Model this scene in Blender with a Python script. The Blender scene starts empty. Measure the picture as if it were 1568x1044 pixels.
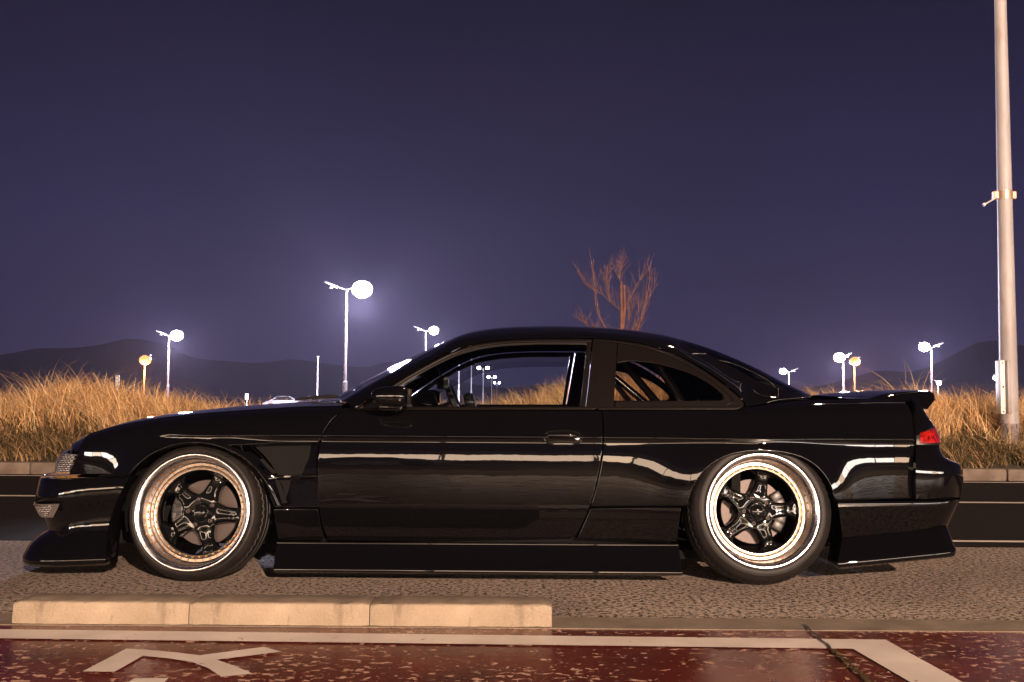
import bpy, bmesh, math, random
import numpy as np
from mathutils import Vector, Matrix
from mathutils.geometry import delaunay_2d_cdt

R = math.radians
rng = np.random.default_rng(7)
random.seed(7)
scene = bpy.context.scene
COL = scene.collection

# ------------------------------------------------------------------ camera
CAMH, FPX = 0.81, 1524.0
PITCH, ROLL = R(3.305), R(0.40)
F_ = np.array([0, math.cos(PITCH), math.sin(PITCH)])
U0 = np.array([0, -math.sin(PITCH), math.cos(PITCH)])
R0 = np.array([1.0, 0, 0])
RT = R0 * math.cos(ROLL) + U0 * math.sin(ROLL)
UP = -R0 * math.sin(ROLL) + U0 * math.cos(ROLL)
cam_d = bpy.data.cameras.new('camera')
cam = bpy.data.objects.new('camera', cam_d)
COL.objects.link(cam)
cam_d.sensor_width = 36.0
cam_d.lens = 36.0 * FPX / 1568
cam_d.clip_end = 9000
cam.matrix_world = Matrix(((RT[0], UP[0], -F_[0], 0), (RT[1], UP[1], -F_[1], 0), (RT[2], UP[2], -F_[2], CAMH), (0, 0, 0, 1)))
scene.camera = cam

# ------------------------------------------------------------------ night sky (light pollution, brighter towards the horizon)
world = bpy.data.worlds.new('World')
scene.world = world
world.use_nodes = True
wn, wl = world.node_tree.nodes, world.node_tree.links
wn.clear()
w_out = wn.new('ShaderNodeOutputWorld')
w_bg = wn.new('ShaderNodeBackground')
w_tc = wn.new('ShaderNodeTexCoord')
w_sep = wn.new('ShaderNodeSeparateXYZ')
w_abs = wn.new('ShaderNodeMath'); w_abs.operation = 'ABSOLUTE'
w_ramp = wn.new('ShaderNodeValToRGB')
w_ramp.color_ramp.elements[0].position = 0.0
w_ramp.color_ramp.elements[0].color = (0.042, 0.036, 0.095, 1)
w_ramp.color_ramp.elements[1].position = 1.0
w_ramp.color_ramp.elements[1].color = (0.002, 0.002, 0.008, 1)
for p_, c_ in ((0.08, (0.031, 0.028, 0.083)), (0.20, (0.0145, 0.0138, 0.051)), (0.36, (0.0036, 0.0036, 0.0195))):
    e_ = w_ramp.color_ramp.elements.new(p_); e_.color = (*c_, 1)
wl.new(w_tc.outputs['Generated'], w_sep.inputs[0])
wl.new(w_sep.outputs['Z'], w_abs.inputs[0])
wl.new(w_abs.outputs[0], w_ramp.inputs[0])
w_nz = wn.new('ShaderNodeTexNoise'); w_nz.inputs['Scale'].default_value = 2.2; w_nz.inputs['Detail'].default_value = 4
w_mr = wn.new('ShaderNodeMapRange'); w_mr.inputs[1].default_value = 0.3; w_mr.inputs[2].default_value = 0.7; w_mr.inputs[3].default_value = 0.80; w_mr.inputs[4].default_value = 1.22
w_mx = wn.new('ShaderNodeVectorMath'); w_mx.operation = 'SCALE'
wl.new(w_tc.outputs['Generated'], w_nz.inputs['Vector']); wl.new(w_nz.outputs[0], w_mr.inputs[0])
wl.new(w_ramp.outputs[0], w_mx.inputs[0]); wl.new(w_mr.outputs[0], w_mx.inputs['Scale'])
wl.new(w_mx.outputs[0], w_bg.inputs['Color'])
w_bg.inputs['Strength'].default_value = 1.0
wl.new(w_bg.outputs[0], w_out.inputs['Surface'])

scene.view_settings.view_transform = 'Standard'
scene.view_settings.look = 'None'
scene.view_settings.exposure = 0.0
scene.view_settings.gamma = 1.0
scene.view_settings.use_curve_mapping = False
scene.cycles.max_bounces = 10
scene.cycles.transparent_max_bounces = 24
scene.cycles.volume_bounces = 0
scene.cycles.sample_clamp_indirect = 6
scene.cycles.caustics_reflective = False
scene.cycles.caustics_refractive = False
scene.cycles.use_denoising = True

# strengths of the lamps, used by the lamp builders below
KEY_W = 68000.0          # street lamps on the camera's side of the road
POLE_W = 700.0           # lamp on the tall pole at the right
KEY_COL = (1.0, 0.69, 0.50)
LOT_COL = (0.84, 0.78, 1.0)
HAZE_DENSITY = 0.00021


# ------------------------------------------------------------------ pixel helpers (a pixel of the photo + a depth = a place)
def ray(px, py):
    return F_ + RT * ((px - 784) / FPX) + UP * ((522 - py) / FPX)


def at_depth(px, py, Y):
    d = ray(px, py); t = Y / d[1]
    return np.array([t * d[0], Y, CAMH + t * d[2]])


def on_ground(px, py, z=0.0):
    d = ray(px, py); t = (z - CAMH) / d[2]
    return np.array([t * d[0], t * d[1], z])


CARY = 5.28


def cp(px, py, y):
    """pixel -> car-local point on the plane local y"""
    p = at_depth(px, py, CARY + y)
    return np.array([p[0], y, p[2]])


def car_px(p):
    q = np.array([p[0], p[1] + CARY, p[2] - CAMH])
    d = q @ F_
    return 784 + FPX * (q @ RT) / d, 522 - FPX * (q @ UP) / d


# ------------------------------------------------------------------ materials
def mat(name, base=(0.5, 0.5, 0.5), rough=0.5, metal=0.0, coat=0.0, spec=0.5, emis=None, estr=0.0, trans=0.0):
    m = bpy.data.materials.new(name); m.use_nodes = True
    b = m.node_tree.nodes['Principled BSDF']
    b.inputs['Base Color'].default_value = (*base, 1)
    b.inputs['Roughness'].default_value = rough
    b.inputs['Metallic'].default_value = metal
    b.inputs['Coat Weight'].default_value = coat
    b.inputs['Coat Roughness'].default_value = 0.02
    b.inputs['Specular IOR Level'].default_value = spec
    b.inputs['Transmission Weight'].default_value = trans
    if emis:
        b.inputs['Emission Color'].default_value = (*emis, 1)
        b.inputs['Emission Strength'].default_value = estr
    return m


class NT:
    def __init__(s, m):
        s.n = m.node_tree.nodes; s.l = m.node_tree.links; s.b = s.n['Principled BSDF']

    def coord(s, scale=(1, 1, 1), kind='Object', rot=(0, 0, 0)):
        t = s.n.new('ShaderNodeTexCoord'); mp = s.n.new('ShaderNodeMapping')
        mp.inputs['Scale'].default_value = scale; mp.inputs['Rotation'].default_value = rot
        s.l.new(t.outputs[kind], mp.inputs[0]); return mp.outputs[0]

    def noise(s, co, scale, detail=4, rough=0.55, dist=0.0):
        t = s.n.new('ShaderNodeTexNoise'); t.inputs['Scale'].default_value = scale
        t.inputs['Detail'].default_value = detail; t.inputs['Roughness'].default_value = rough
        t.inputs['Distortion'].default_value = dist
        s.l.new(co, t.inputs['Vector']); return t.outputs[0]

    def voro(s, co, scale, feature='F1'):
        t = s.n.new('ShaderNodeTexVoronoi'); t.inputs['Scale'].default_value = scale; t.feature = feature
        s.l.new(co, t.inputs['Vector']); return t.outputs['Distance']

    def ramp(s, fac, stops):
        r = s.n.new('ShaderNodeValToRGB'); e = r.color_ramp.elements
        while len(e) < len(stops): e.new(0.5)
        for k, (p, c) in enumerate(stops):
            e[k].position = p; e[k].color = (*c, 1) if len(c) == 3 else c
        s.l.new(fac, r.inputs[0]); return r.outputs[0]

    def mix(s, fac, a, b, mode='MIX'):
        m = s.n.new('ShaderNodeMix'); m.data_type = 'RGBA'; m.blend_type = mode
        for sock, v in ((m.inputs[0], fac), (m.inputs[6], a), (m.inputs[7], b)):
            if hasattr(v, 'links') or isinstance(v, bpy.types.NodeSocket): s.l.new(v, sock)
            elif isinstance(v, (int, float)): sock.default_value = v
            else: sock.default_value = (*v, 1)
        return m.outputs[2]

    def val(s, fac, lo, hi, a, b):
        m = s.n.new('ShaderNodeMapRange'); s.l.new(fac, m.inputs[0])
        for k, v in zip((1, 2, 3, 4), (lo, hi, a, b)): m.inputs[k].default_value = v
        return m.outputs[0]

    def color(s, c): s.l.new(c, s.b.inputs['Base Color'])
    def rough(s, c): s.l.new(c, s.b.inputs['Roughness'])

    def bump(s, h, strength, dist):
        b = s.n.new('ShaderNodeBump'); b.inputs['Strength'].default_value = strength
        b.inputs['Distance'].default_value = dist
        s.l.new(h, b.inputs['Height']); s.l.new(b.outputs[0], s.b.inputs['Normal'])


W3 = lambda v: (v, v, v)
M = {}
M['paint'] = mat('black_paint', (0.0022, 0.0020, 0.0024), 0.5, coat=1.0, spec=0.0)
M['paint'].node_tree.nodes['Principled BSDF'].inputs['Coat IOR'].default_value = 1.42
t = NT(M['paint']); c = t.coord()
M['paint'].node_tree.nodes['Principled BSDF'].inputs['Coat Roughness'].default_value = 0.015
bp = t.n.new('ShaderNodeBump'); bp.inputs['Strength'].default_value = 0.35; bp.inputs['Distance'].default_value = 0.0022
t.l.new(t.noise(c, 5.5, 3, 0.5), bp.inputs['Height']); t.l.new(bp.outputs[0], t.b.inputs['Coat Normal'])
M['trim'] = mat('black_trim', (0.010, 0.009, 0.009), 0.38)
M['gloss_trim'] = mat('brown_black_gloss_trim', (0.0045, 0.0033, 0.003), 0.30, spec=0.10)
M['vent'] = mat('satin_vent', (0.006, 0.006, 0.007), 0.36, spec=0.4)
M['rubber'] = mat('tyre_rubber', (0.016, 0.013, 0.012), 0.55, spec=0.25)
t = NT(M['rubber']); c = t.coord()
t.color(t.ramp(t.noise(c, 14, 5), [(0.3, (0.005, 0.0045, 0.0045)), (0.75, (0.014, 0.011, 0.010))]))
t.bump(t.noise(c, 180, 2), 0.15, 0.002)
M['chrome'] = mat('polished_rim', (0.88, 0.87, 0.90), 0.12, metal=1.0)
t = NT(M['chrome']); c = t.coord()
t.rough(t.val(t.noise(c, 22, 4), 0.3, 0.7, 0.18, 0.28))
M['ring'] = mat('satin_ring', (0.30, 0.265, 0.24), 0.30, metal=1.0)
M['bolt'] = mat('gold_bolt', (0.34, 0.17, 0.045), 0.35, metal=1.0)
M['wheel_black'] = mat('gloss_black_wheel', (0.004, 0.004, 0.004), 0.5, coat=1.0, spec=0.0)
M['wheel_black'].node_tree.nodes['Principled BSDF'].inputs['Coat Roughness'].default_value = 0.04
M['steel'] = mat('brake_steel', (0.07, 0.055, 0.052), 0.5, metal=0.5)
M['dark'] = mat('underbody', (0.006, 0.006, 0.006), 0.85, spec=0.1)
M['cabin'] = mat('cabin_plastic', (0.014, 0.013, 0.014), 0.6)
M['chrome_bar'] = mat('chromed_tube', (0.8, 0.8, 0.82), 0.16, metal=1.0)
M['lamp_clear'] = mat('clear_lens', (0.55, 0.53, 0.52), 0.12, metal=0.6, coat=1.0)
t = NT(M['lamp_clear']); c = t.coord((1, 1, 1))
vv = t.n.new('ShaderNodeTexBrick'); vv.inputs['Scale'].default_value = 30
vv.inputs['Color1'].default_value = (0.7, 0.67, 0.65, 1); vv.inputs['Color2'].default_value = (0.35, 0.33, 0.32, 1)
vv.inputs['Mortar'].default_value = (0.05, 0.05, 0.05, 1); vv.inputs['Mortar Size'].default_value = 0.06
mp = t.n.new('ShaderNodeMapping'); mp.inputs['Rotation'].default_value = (R(90), 0, 0)
t.l.new(c, mp.inputs[0]); t.l.new(mp.outputs[0], vv.inputs['Vector']); t.color(vv.outputs[0])
M['red_lens'] = mat('red_lens', (0.26, 0.006, 0.005), 0.2, coat=1.0)
t = NT(M['red_lens']); c = t.coord((1, 1, 1))
t.color(t.ramp(t.noise(c, 60, 2), [(0.35, (0.08, 0.002, 0.002)), (0.7, (0.40, 0.012, 0.008))]))
M['amber_lens'] = mat('amber_lens', (0.75, 0.20, 0.08), 0.15, coat=1.0)


def glass(name, tint, ior=1.5, rough=0.0):
    m = bpy.data.materials.new(name); m.use_nodes = True
    n, l = m.node_tree.nodes, m.node_tree.links; n.clear()
    o = n.new('ShaderNodeOutputMaterial'); mx = n.new('ShaderNodeMixShader'); tr = n.new('ShaderNodeBsdfTransparent')
    gl = n.new('ShaderNodeBsdfGlossy'); fr = n.new('ShaderNodeFresnel')
    tr.inputs['Color'].default_value = (*tint, 1); gl.inputs['Roughness'].default_value = rough
    fr.inputs['IOR'].default_value = ior
    l.new(fr.outputs[0], mx.inputs[0]); l.new(tr.outputs[0], mx.inputs[1]); l.new(gl.outputs[0], mx.inputs[2])
    l.new(mx.outputs[0], o.inputs['Surface']); return m


M['glass'] = glass('door_glass', (0.86, 0.90, 0.92))
M['tint_glass'] = glass('tinted_glass', (0.62, 0.60, 0.60))
M['screen_glass'] = glass('screen_glass', (0.55, 0.62, 0.66))


def emit(name, col, strength):
    m = mat(name, (0.02, 0.02, 0.02), 0.3, emis=col, estr=strength); return m


# ground materials
m = M['apron'] = mat('exposed_aggregate', (0.3, 0.24, 0.2), 0.85, spec=0.12)
t = NT(m); c = t.coord()
big = t.noise(c, 1.4, 5)
fine = t.noise(c, 52, 5, 0.72)
pits = t.voro(c, 75)
base = t.ramp(big, [(0.3, (0.22, 0.175, 0.148)), (0.7, (0.36, 0.285, 0.24))])
base = t.mix(t.ramp(t.noise(c, 160, 2), [(0.35, W3(0)), (0.7, W3(1))]), base, (0.50, 0.41, 0.34))
hole = t.ramp(fine, [(0.435, W3(1)), (0.475, W3(0))])
base = t.mix(hole, base, (0.018, 0.013, 0.012))
base = t.mix(t.ramp(t.noise(c, 0.5, 3), [(0.45, W3(0)), (0.7, W3(0.65))]), base, (0.085, 0.066, 0.056))
t.color(base)
t.bump(t.ramp(fine, [(0.38, W3(0)), (0.52, W3(1))]), 0.9, 0.006)
m = M['asphalt'] = mat('road_asphalt', (0.03, 0.026, 0.025), 0.85, spec=0.08)
t = NT(m); c = t.coord()
t.color(t.mix(t.noise(c, 0.6, 4), t.ramp(t.noise(c, 90, 3), [(0.3, (0.005, 0.0042, 0.0042)), (0.75, (0.030, 0.025, 0.024))]), (0.012, 0.010, 0.010)))
t.bump(t.noise(c, 120, 3), 0.6, 0.006)
m = M['lot'] = mat('lot_asphalt', (0.045, 0.042, 0.042), 0.8)
t = NT(m); c = t.coord()
t.color(t.ramp(t.noise(c, 0.3, 5), [(0.3, (0.012, 0.011, 0.011)), (0.7, (0.028, 0.026, 0.025))]))
m = M['path'] = mat('worn_red_path', (0.10, 0.02, 0.014), 0.3)
t = NT(m); c = t.coord((0.75, 1, 1))
n1 = t.noise(c, 36, 4, 0.6, 0.5); n2 = t.noise(c, 1.3, 3)
s = t.n.new('ShaderNodeMath'); s.operation = 'MULTIPLY_ADD'; s.inputs[1].default_value = 0.35
t.l.new(n2, s.inputs[0]); t.l.new(n1, s.inputs[2])
wear = t.ramp(s.outputs[0], [(0.775, W3(0)), (0.795, W3(1))])
red = t.ramp(t.noise(c, 3, 5), [(0.3, (0.055, 0.007, 0.005)), (0.7, (0.135, 0.018, 0.010))])
red = t.mix(t.ramp(t.noise(c, 220, 2), [(0.45, W3(0)), (0.65, W3(0.5))]), red, (0.035, 0.010, 0.009))
t.color(t.mix(wear, red, (0.46, 0.28, 0.20)))
t.rough(t.mix(wear, t.ramp(t.noise(c, 5, 4), [(0.3, W3(0.18)), (0.7, W3(0.34))]), W3(0.6)))
t.bump(t.mix(wear, t.noise(c, 90, 3), W3(0.2)), 0.25, 0.004)
m = M['white_line'] = mat('worn_white_paint', (0.7, 0.64, 0.58), 0.5)
t = NT(m); c = t.coord()
w = t.ramp(t.noise(c, 24, 3, 0.6, 0.8), [(0.70, W3(0)), (0.73, W3(1))])
t.color(t.mix(w, t.ramp(t.noise(c, 4, 5), [(0.3, (0.50, 0.43, 0.38)), (0.7, (0.68, 0.60, 0.54))]), (0.14, 0.05, 0.035)))
m = M['concrete'] = mat('kerb_concrete', (0.4, 0.34, 0.27), 0.85)
t = NT(m); c = t.coord()
cc = t.ramp(t.noise(c, 5, 6), [(0.25, (0.21, 0.162, 0.112)), (0.75, (0.35, 0.28, 0.20))])
cc = t.mix(t.ramp(t.noise(t.coord((1, 1, 0.25)), 16, 5), [(0.56, W3(0)), (0.70, W3(0.6))]), cc, (0.12, 0.085, 0.06))
geo = t.n.new('ShaderNodeNewGeometry'); sx = t.n.new('ShaderNodeSeparateXYZ'); t.l.new(geo.outputs['Normal'], sx.inputs[0])
top_shade_grime = t.mix(t.ramp(t.noise(c, 12, 5), [(0.25, W3(0.4)), (0.7, W3(1))]), W3(0), t.ramp(sx.outputs['Z'], [(0.6, W3(0)), (0.95, W3(0.85))]))  # upward faces painted darker: shade under the low frontal light, plus dirt
t.color(t.mix(top_shade_grime, cc, (0.105, 0.075, 0.055)))
t.bump(t.noise(c, 110, 5, 0.65), 0.9, 0.006)
m = M['added_footway'] = mat('pale_added_footway', (0.4, 0.33, 0.27), 0.9, spec=0.05)
t = NT(m); c = t.coord()
t.color(t.ramp(t.noise(c, 2.5, 6), [(0.3, (0.16, 0.12, 0.09)), (0.7, (0.40, 0.31, 0.235))]))
m = M['far_kerb'] = mat('far_kerb_concrete', (0.3, 0.25, 0.2), 0.85)
t = NT(m); c = t.coord()
t.color(t.ramp(t.noise(c, 6, 6), [(0.25, (0.085, 0.062, 0.048)), (0.75, (0.19, 0.145, 0.112))]))
m = M['edging'] = mat('edging_concrete', (0.22, 0.17, 0.12), 0.85)
t = NT(m); c = t.coord()
t.color(t.ramp(t.noise(c, 8, 6), [(0.25, (0.10, 0.075, 0.055)), (0.75, (0.22, 0.17, 0.125))]))
m = M['soil'] = mat('bank_soil', (0.05, 0.04, 0.025), 0.95)
t = NT(m); c = t.coord()
t.color(t.ramp(t.noise(c, 5, 6), [(0.3, (0.022, 0.018, 0.010)), (0.7, (0.075, 0.055, 0.03))]))


def attr_mat(name, rough, spec=0.3, transl=0.0):
    m = mat(name, (0.3, 0.2, 0.1), rough, spec=spec)
    t = NT(m); a = t.n.new('ShaderNodeAttribute'); a.attribute_name = 'tint'
    t.color(a.outputs['Color']); return m


M['straw'] = attr_mat('dry_straw', 0.7)
M['weed'] = attr_mat('low_weeds', 0.8)
M['hill'] = mat('wooded_hill', (0.010, 0.010, 0.018), 1.0, spec=0.0)
t = NT(M['hill']); c = t.coord()
t.color(t.ramp(t.noise(c, 0.02, 6), [(0.3, (0.010, 0.011, 0.016)), (0.7, (0.020, 0.020, 0.028))]))
M['pole_paint'] = mat('pale_pole_paint', (0.62, 0.55, 0.52), 0.5)
t = NT(M['pole_paint']); c = t.coord((1, 1, 0.35))
pc = t.ramp(t.noise(c, 3, 6), [(0.3, (0.27, 0.245, 0.25)), (0.7, (0.42, 0.39, 0.40))])
t.color(t.mix(t.ramp(t.noise(c, 9, 5), [(0.55, W3(0)), (0.75, W3(0.5))]), pc, (0.25, 0.17, 0.14)))
M['pole_wrap'] = mat('grey_pole_wrap', (0.16, 0.13, 0.13), 0.7)
t = NT(M['pole_wrap']); c = t.coord()
t.color(t.ramp(t.noise(c, 12, 6), [(0.35, (0.10, 0.085, 0.085)), (0.75, (0.30, 0.25, 0.24))]))
M['galv'] = mat('galvanised_steel', (0.62, 0.58, 0.60), 0.45, metal=0.5)
M['lot_pole'] = mat('lot_pole_steel', (0.035, 0.028, 0.027), 0.6, spec=0.15)
M['grey_head'] = mat('grey_lamp_head', (0.06, 0.055, 0.06), 0.5)
M['bracket'] = mat('bracket_metal', (0.55, 0.38, 0.28), 0.4, metal=0.6)
M['bark'] = mat('red_bark', (0.30, 0.13, 0.085), 0.8)
t = NT(M['bark']); c = t.coord()
t.color(t.ramp(t.noise(c, 18, 4), [(0.3, (0.075, 0.026, 0.020)), (0.7, (0.20, 0.085, 0.062))]))
M['lamp_white'] = emit('lamp_glow_white', (1.0, 0.97, 1.0), 60)
M["lamp_dim"] = emit("lamp_glow_dim", (1.0, 0.93, 0.95), 0.5)
M['lamp_orange'] = emit('lamp_glow_orange', (1.0, 0.35, 0.10), 2.0)
M['lamp_key'] = emit('lamp_glow_key', (1.0, 0.78, 0.55), 60)
M['added_shop_light'] = [emit('added_shop_glow', c_, s_) for c_, s_ in (((1.0, 0.80, 0.62), 30), ((1.0, 0.70, 0.48), 17), ((1.0, 0.86, 0.76), 38), ((1.0, 0.68, 0.45), 22), ((1.0, 0.78, 0.6), 5))]  # glow added behind the camera to put a bright streak in the paint
M['wall'] = mat('rendered_wall', (0.34, 0.29, 0.25), 0.85)
M['car_silver'] = mat('silver_car', (0.5, 0.5, 0.52), 0.25, metal=0.5, coat=1)
M['car_dark'] = mat('dark_car', (0.02, 0.02, 0.025), 0.2, coat=1)
M['car_white'] = mat('white_car', (0.75, 0.75, 0.75), 0.25, coat=1)
M['far_glass'] = mat('far_car_glass', (0.01, 0.01, 0.012), 0.05)
M['sign_white'] = mat('white_marker', (0.75, 0.74, 0.72), 0.5)
M['gap'] = mat('joint_dirt', (0.010, 0.009, 0.008), 0.95)
M['moss'] = attr_mat('moss', 0.9)


# ------------------------------------------------------------------ object helpers
def put(name, me, material, parent=None):
    o = bpy.data.objects.new(name, me)
    COL.objects.link(o)
    if material: me.materials.append(material)
    if parent: o.parent = parent
    return o


def mesh_obj(name, V, Fs, material, parent=None, smooth=True, normals=None, tint=None):
    me = bpy.data.meshes.new(name)
    me.from_pydata([tuple(map(float, v)) for v in V], [], [tuple(f) for f in Fs])
    if smooth: me.polygons.foreach_set('use_smooth', [True] * len(me.polygons))
    me.update()
    if normals is not None:
        me.normals_split_custom_set_from_vertices([tuple(map(float, n)) for n in normals])
    return put(name, me, material, parent)


def bm_obj(name, bm, material, parent=None, smooth=False, angle=35):
    me = bpy.data.meshes.new(name)
    bmesh.ops.recalc_face_normals(bm, faces=bm.faces)
    bm.to_mesh(me); bm.free()
    if smooth:
        me.polygons.foreach_set('use_smooth', [True] * len(me.polygons))
        me.set_sharp_from_angle(angle=R(angle))
    return put(name, me, material, parent)


def empty(name, loc=(0, 0, 0), rz=0.0, parent=None):
    o = bpy.data.objects.new(name, None); COL.objects.link(o)
    o.location = loc; o.rotation_euler = (0, 0, rz); o.empty_display_size = 0.2
    if parent: o.parent = parent
    return o


def tag(o, label=None, cat=None, group=None, kind=None):
    if label: o['label'] = label
    if cat: o['category'] = cat
    if group: o['group'] = group
    if kind: o['kind'] = kind
    return o


def box(bm, lo, hi, bevel=0.0, seg=2, rot=None, org=None):
    r = bmesh.ops.create_cube(bm, size=1.0)
    vs = r['verts']
    lo, hi = Vector(lo), Vector(hi)
    for v in vs:
        v.co = Vector(((lo[k] + hi[k]) / 2 + v.co[k] * (hi[k] - lo[k]) for k in range(3)))
    es = list({e for v in vs for e in v.link_edges})
    allv = vs
    if bevel:
        g = bmesh.ops.bevel(bm, geom=es, offset=bevel, segments=seg, affect='EDGES', profile=0.5)
        allv = list({v for f in g['faces'] for v in f.verts} | {v for v in vs if v.is_valid})
    if rot is not None:
        bmesh.ops.rotate(bm, verts=allv, cent=org or (lo + hi) / 2, matrix=rot)
    return allv


def tube(bm, pts, radii, n=8, cap=True):
    pts = [Vector(p) for p in pts]
    rings = []
    a = None
    for k, p in enumerate(pts):
        d = (pts[min(k + 1, len(pts) - 1)] - pts[max(k - 1, 0)])
        d.normalize()
        if a is None:
            a = d.orthogonal().normalized()
        else:
            a = (a - d * a.dot(d)).normalized()
        b = d.cross(a)
        r = radii[k] if hasattr(radii, '__len__') else radii
        rings.append([bm.verts.new(p + (a * math.cos(2 * math.pi * j / n) + b * math.sin(2 * math.pi * j / n)) * r) for j in range(n)])
    for k in range(len(rings) - 1):
        for j in range(n):
            bm.faces.new((rings[k][j], rings[k][(j + 1) % n], rings[k + 1][(j + 1) % n], rings[k + 1][j]))
    if cap:
        bm.faces.new(rings[0][::-1]); bm.faces.new(rings[-1])


def lathe(prof, n=96, closed=False):
    """prof: (r, d) pairs; axis +y; returns V, F"""
    V, Fs = [], []
    k = len(prof)
    for j in range(n):
        a = 2 * math.pi * j / n
        for r, d in prof:
            V.append((r * math.cos(a), d, r * math.sin(a)))
    for j in range(n):
        j2 = (j + 1) % n
        for i in range(k - 1):
            Fs.append((j * k + i, j * k + i + 1, j2 * k + i + 1, j2 * k + i))
    return V, Fs


def grid_faces(nu, nv, flip=False):
    Fs = []
    for i in range(nu - 1):
        for j in range(nv - 1):
            q = (i * nv + j, (i + 1) * nv + j, (i + 1) * nv + j + 1, i * nv + j + 1)
            Fs.append(q[::-1] if flip else q)
    return Fs


def resample(P, n):
    P = np.asarray(P, float)
    d = np.r_[0, np.cumsum(np.linalg.norm(np.diff(P, axis=0), axis=1))]
    s = np.linspace(0, d[-1], n)
    return np.stack([np.interp(s, d, P[:, k]) for k in range(P.shape[1])], 1)


def smooth_curve(P, n, it=3):
    """Catmull-Rom through P, resampled"""
    P = np.asarray(P, float)
    Q = np.vstack([2 * P[0] - P[1], P, 2 * P[-1] - P[-2]])
    out = []
    for i in range(1, len(Q) - 2):
        p0, p1, p2, p3 = Q[i - 1], Q[i], Q[i + 1], Q[i + 2]
        for u in np.linspace(0, 1, 12, endpoint=False):
            out.append(0.5 * ((2 * p1) + (-p0 + p2) * u + (2 * p0 - 5 * p1 + 4 * p2 - p3) * u * u + (-p0 + 3 * p1 - 3 * p2 + p3) * u ** 3))
    out.append(Q[-2])
    return resample(out, n)


def outward_ok(V, Fs, ref):
    """flip faces whose average normal disagrees with direction function ref(point)"""
    s = 0.0
    V = np.asarray(V, float)
    for f in Fs[:: max(1, len(Fs) // 60)]:
        a, b, c_ = V[f[0]], V[f[1]], V[f[2]]
        s += np.dot(np.cross(b - a, c_ - a), ref((a + b + c_) / 3))
    return s > 0


def mirror(V, Fs, N=None):
    V2 = [(v[0], -v[1], v[2]) for v in V]
    F2 = [tuple(f[::-1]) for f in Fs]
    N2 = None if N is None else [(n[0], -n[1], n[2]) for n in N]
    return V2, F2, N2


# =================================================================== SETTING
def sheet(name, pts, z, material, kind='structure', thick=None):
    V = [(p[0], p[1], z) for p in pts]
    o = mesh_obj(name, V, [tuple(range(len(V)))], material, smooth=False)
    if o.data.polygons[0].normal.z < 0: o.data.flip_normals()
    if kind: o['kind'] = kind
    return o


rect = lambda x0, x1, y0, y1: [(x0, y0), (x1, y0), (x1, y1), (x0, y1)]
KERB_Y = 10.24
# the big ground sheet, to the horizon
sheet('ground', rect(-4000, 4000, -4000, 4000), -0.5, M['lot'])
o = sheet('pavement', rect(-60, 60, 3.74, 5.60), 0.0, M['apron'])
o = sheet('road', rect(-120, 120, 5.60, KERB_Y), -0.004, M['asphalt'])
o = sheet('path', rect(-60, 60, -0.4, 3.56), 0.0, M['path'])
sheet('added_footway', rect(-60, 60, -3.4, -0.4), 0.003, M['added_footway'])  # pale strip added behind the camera to reflect as a warm band
sheet('near_road', rect(-120, 120, -22, -3.4), -0.006, M['asphalt'])
sheet('far_pavement', rect(-120, 120, -26, -22), 0.0, M['asphalt'])
# flush concrete edging along the path
bm = bmesh.new(); box(bm, (-60, 3.56, -0.1), (60, 3.74, 0.003))
tag(bm_obj('edging', bm, M['edging']), kind='structure')
# road lines
sheet('road_line', rect(1.2, 60, 5.80, 5.87), 0.002, M['white_line'])
sheet('road_line', rect(-60, 60, 8.02, 8.11), 0.002, M['white_line'])
sheet('road_line', rect(-60, 60, 10.03, 10.12), 0.002, M['white_line'])
# the path's white line with its turn, and what the frame shows of a bicycle symbol
line_px = [(-200, 962.6), (1356, 981), (1470, 1044), (1640, 1140), (1540, 1140), (1390, 1044), (1306, 995), (-200, 976.5)]
sheet('path_line', [on_ground(*p)[:2] for p in line_px], 0.004, M['white_line'])
zx = lambda X, Y: (100 + X / 4.126, 970 + Y / 4.126)
sym = [(110, 247), (385, 103), (510, 110), (680, 124), (850, 145), (1250, 92), (1365, 122), (955, 173), (1070, 212), (1185, 262), (985, 280), (900, 225), (800, 188), (660, 165), (490, 148), (310, 250)]
V = [(*on_ground(*zx(*p))[:2], 0.004) for p in sym]
me = bpy.data.meshes.new('bicycle_symbol')
bm = bmesh.new(); f = bm.faces.new([bm.verts.new(v) for v in V]); bmesh.ops.triangulate(bm, faces=[f])
bmesh.ops.recalc_face_normals(bm, faces=bm.faces)
V = [(*on_ground(*p)[:2], 0.004) for p in [(201, 1043), (207, 1040.5), (258, 1040), (250, 1048), (236, 1062), (180, 1062)]]
f2 = bm.faces.new([bm.verts.new(v) for v in V]); bmesh.ops.triangulate(bm, faces=[f2])
for f in bm.faces:
    f.normal_update()
    if f.normal.z < 0: f.normal_flip()
bm.to_mesh(me); bm.free(); tag(put('bicycle_symbol', me, M['white_line']), kind='structure')
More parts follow.
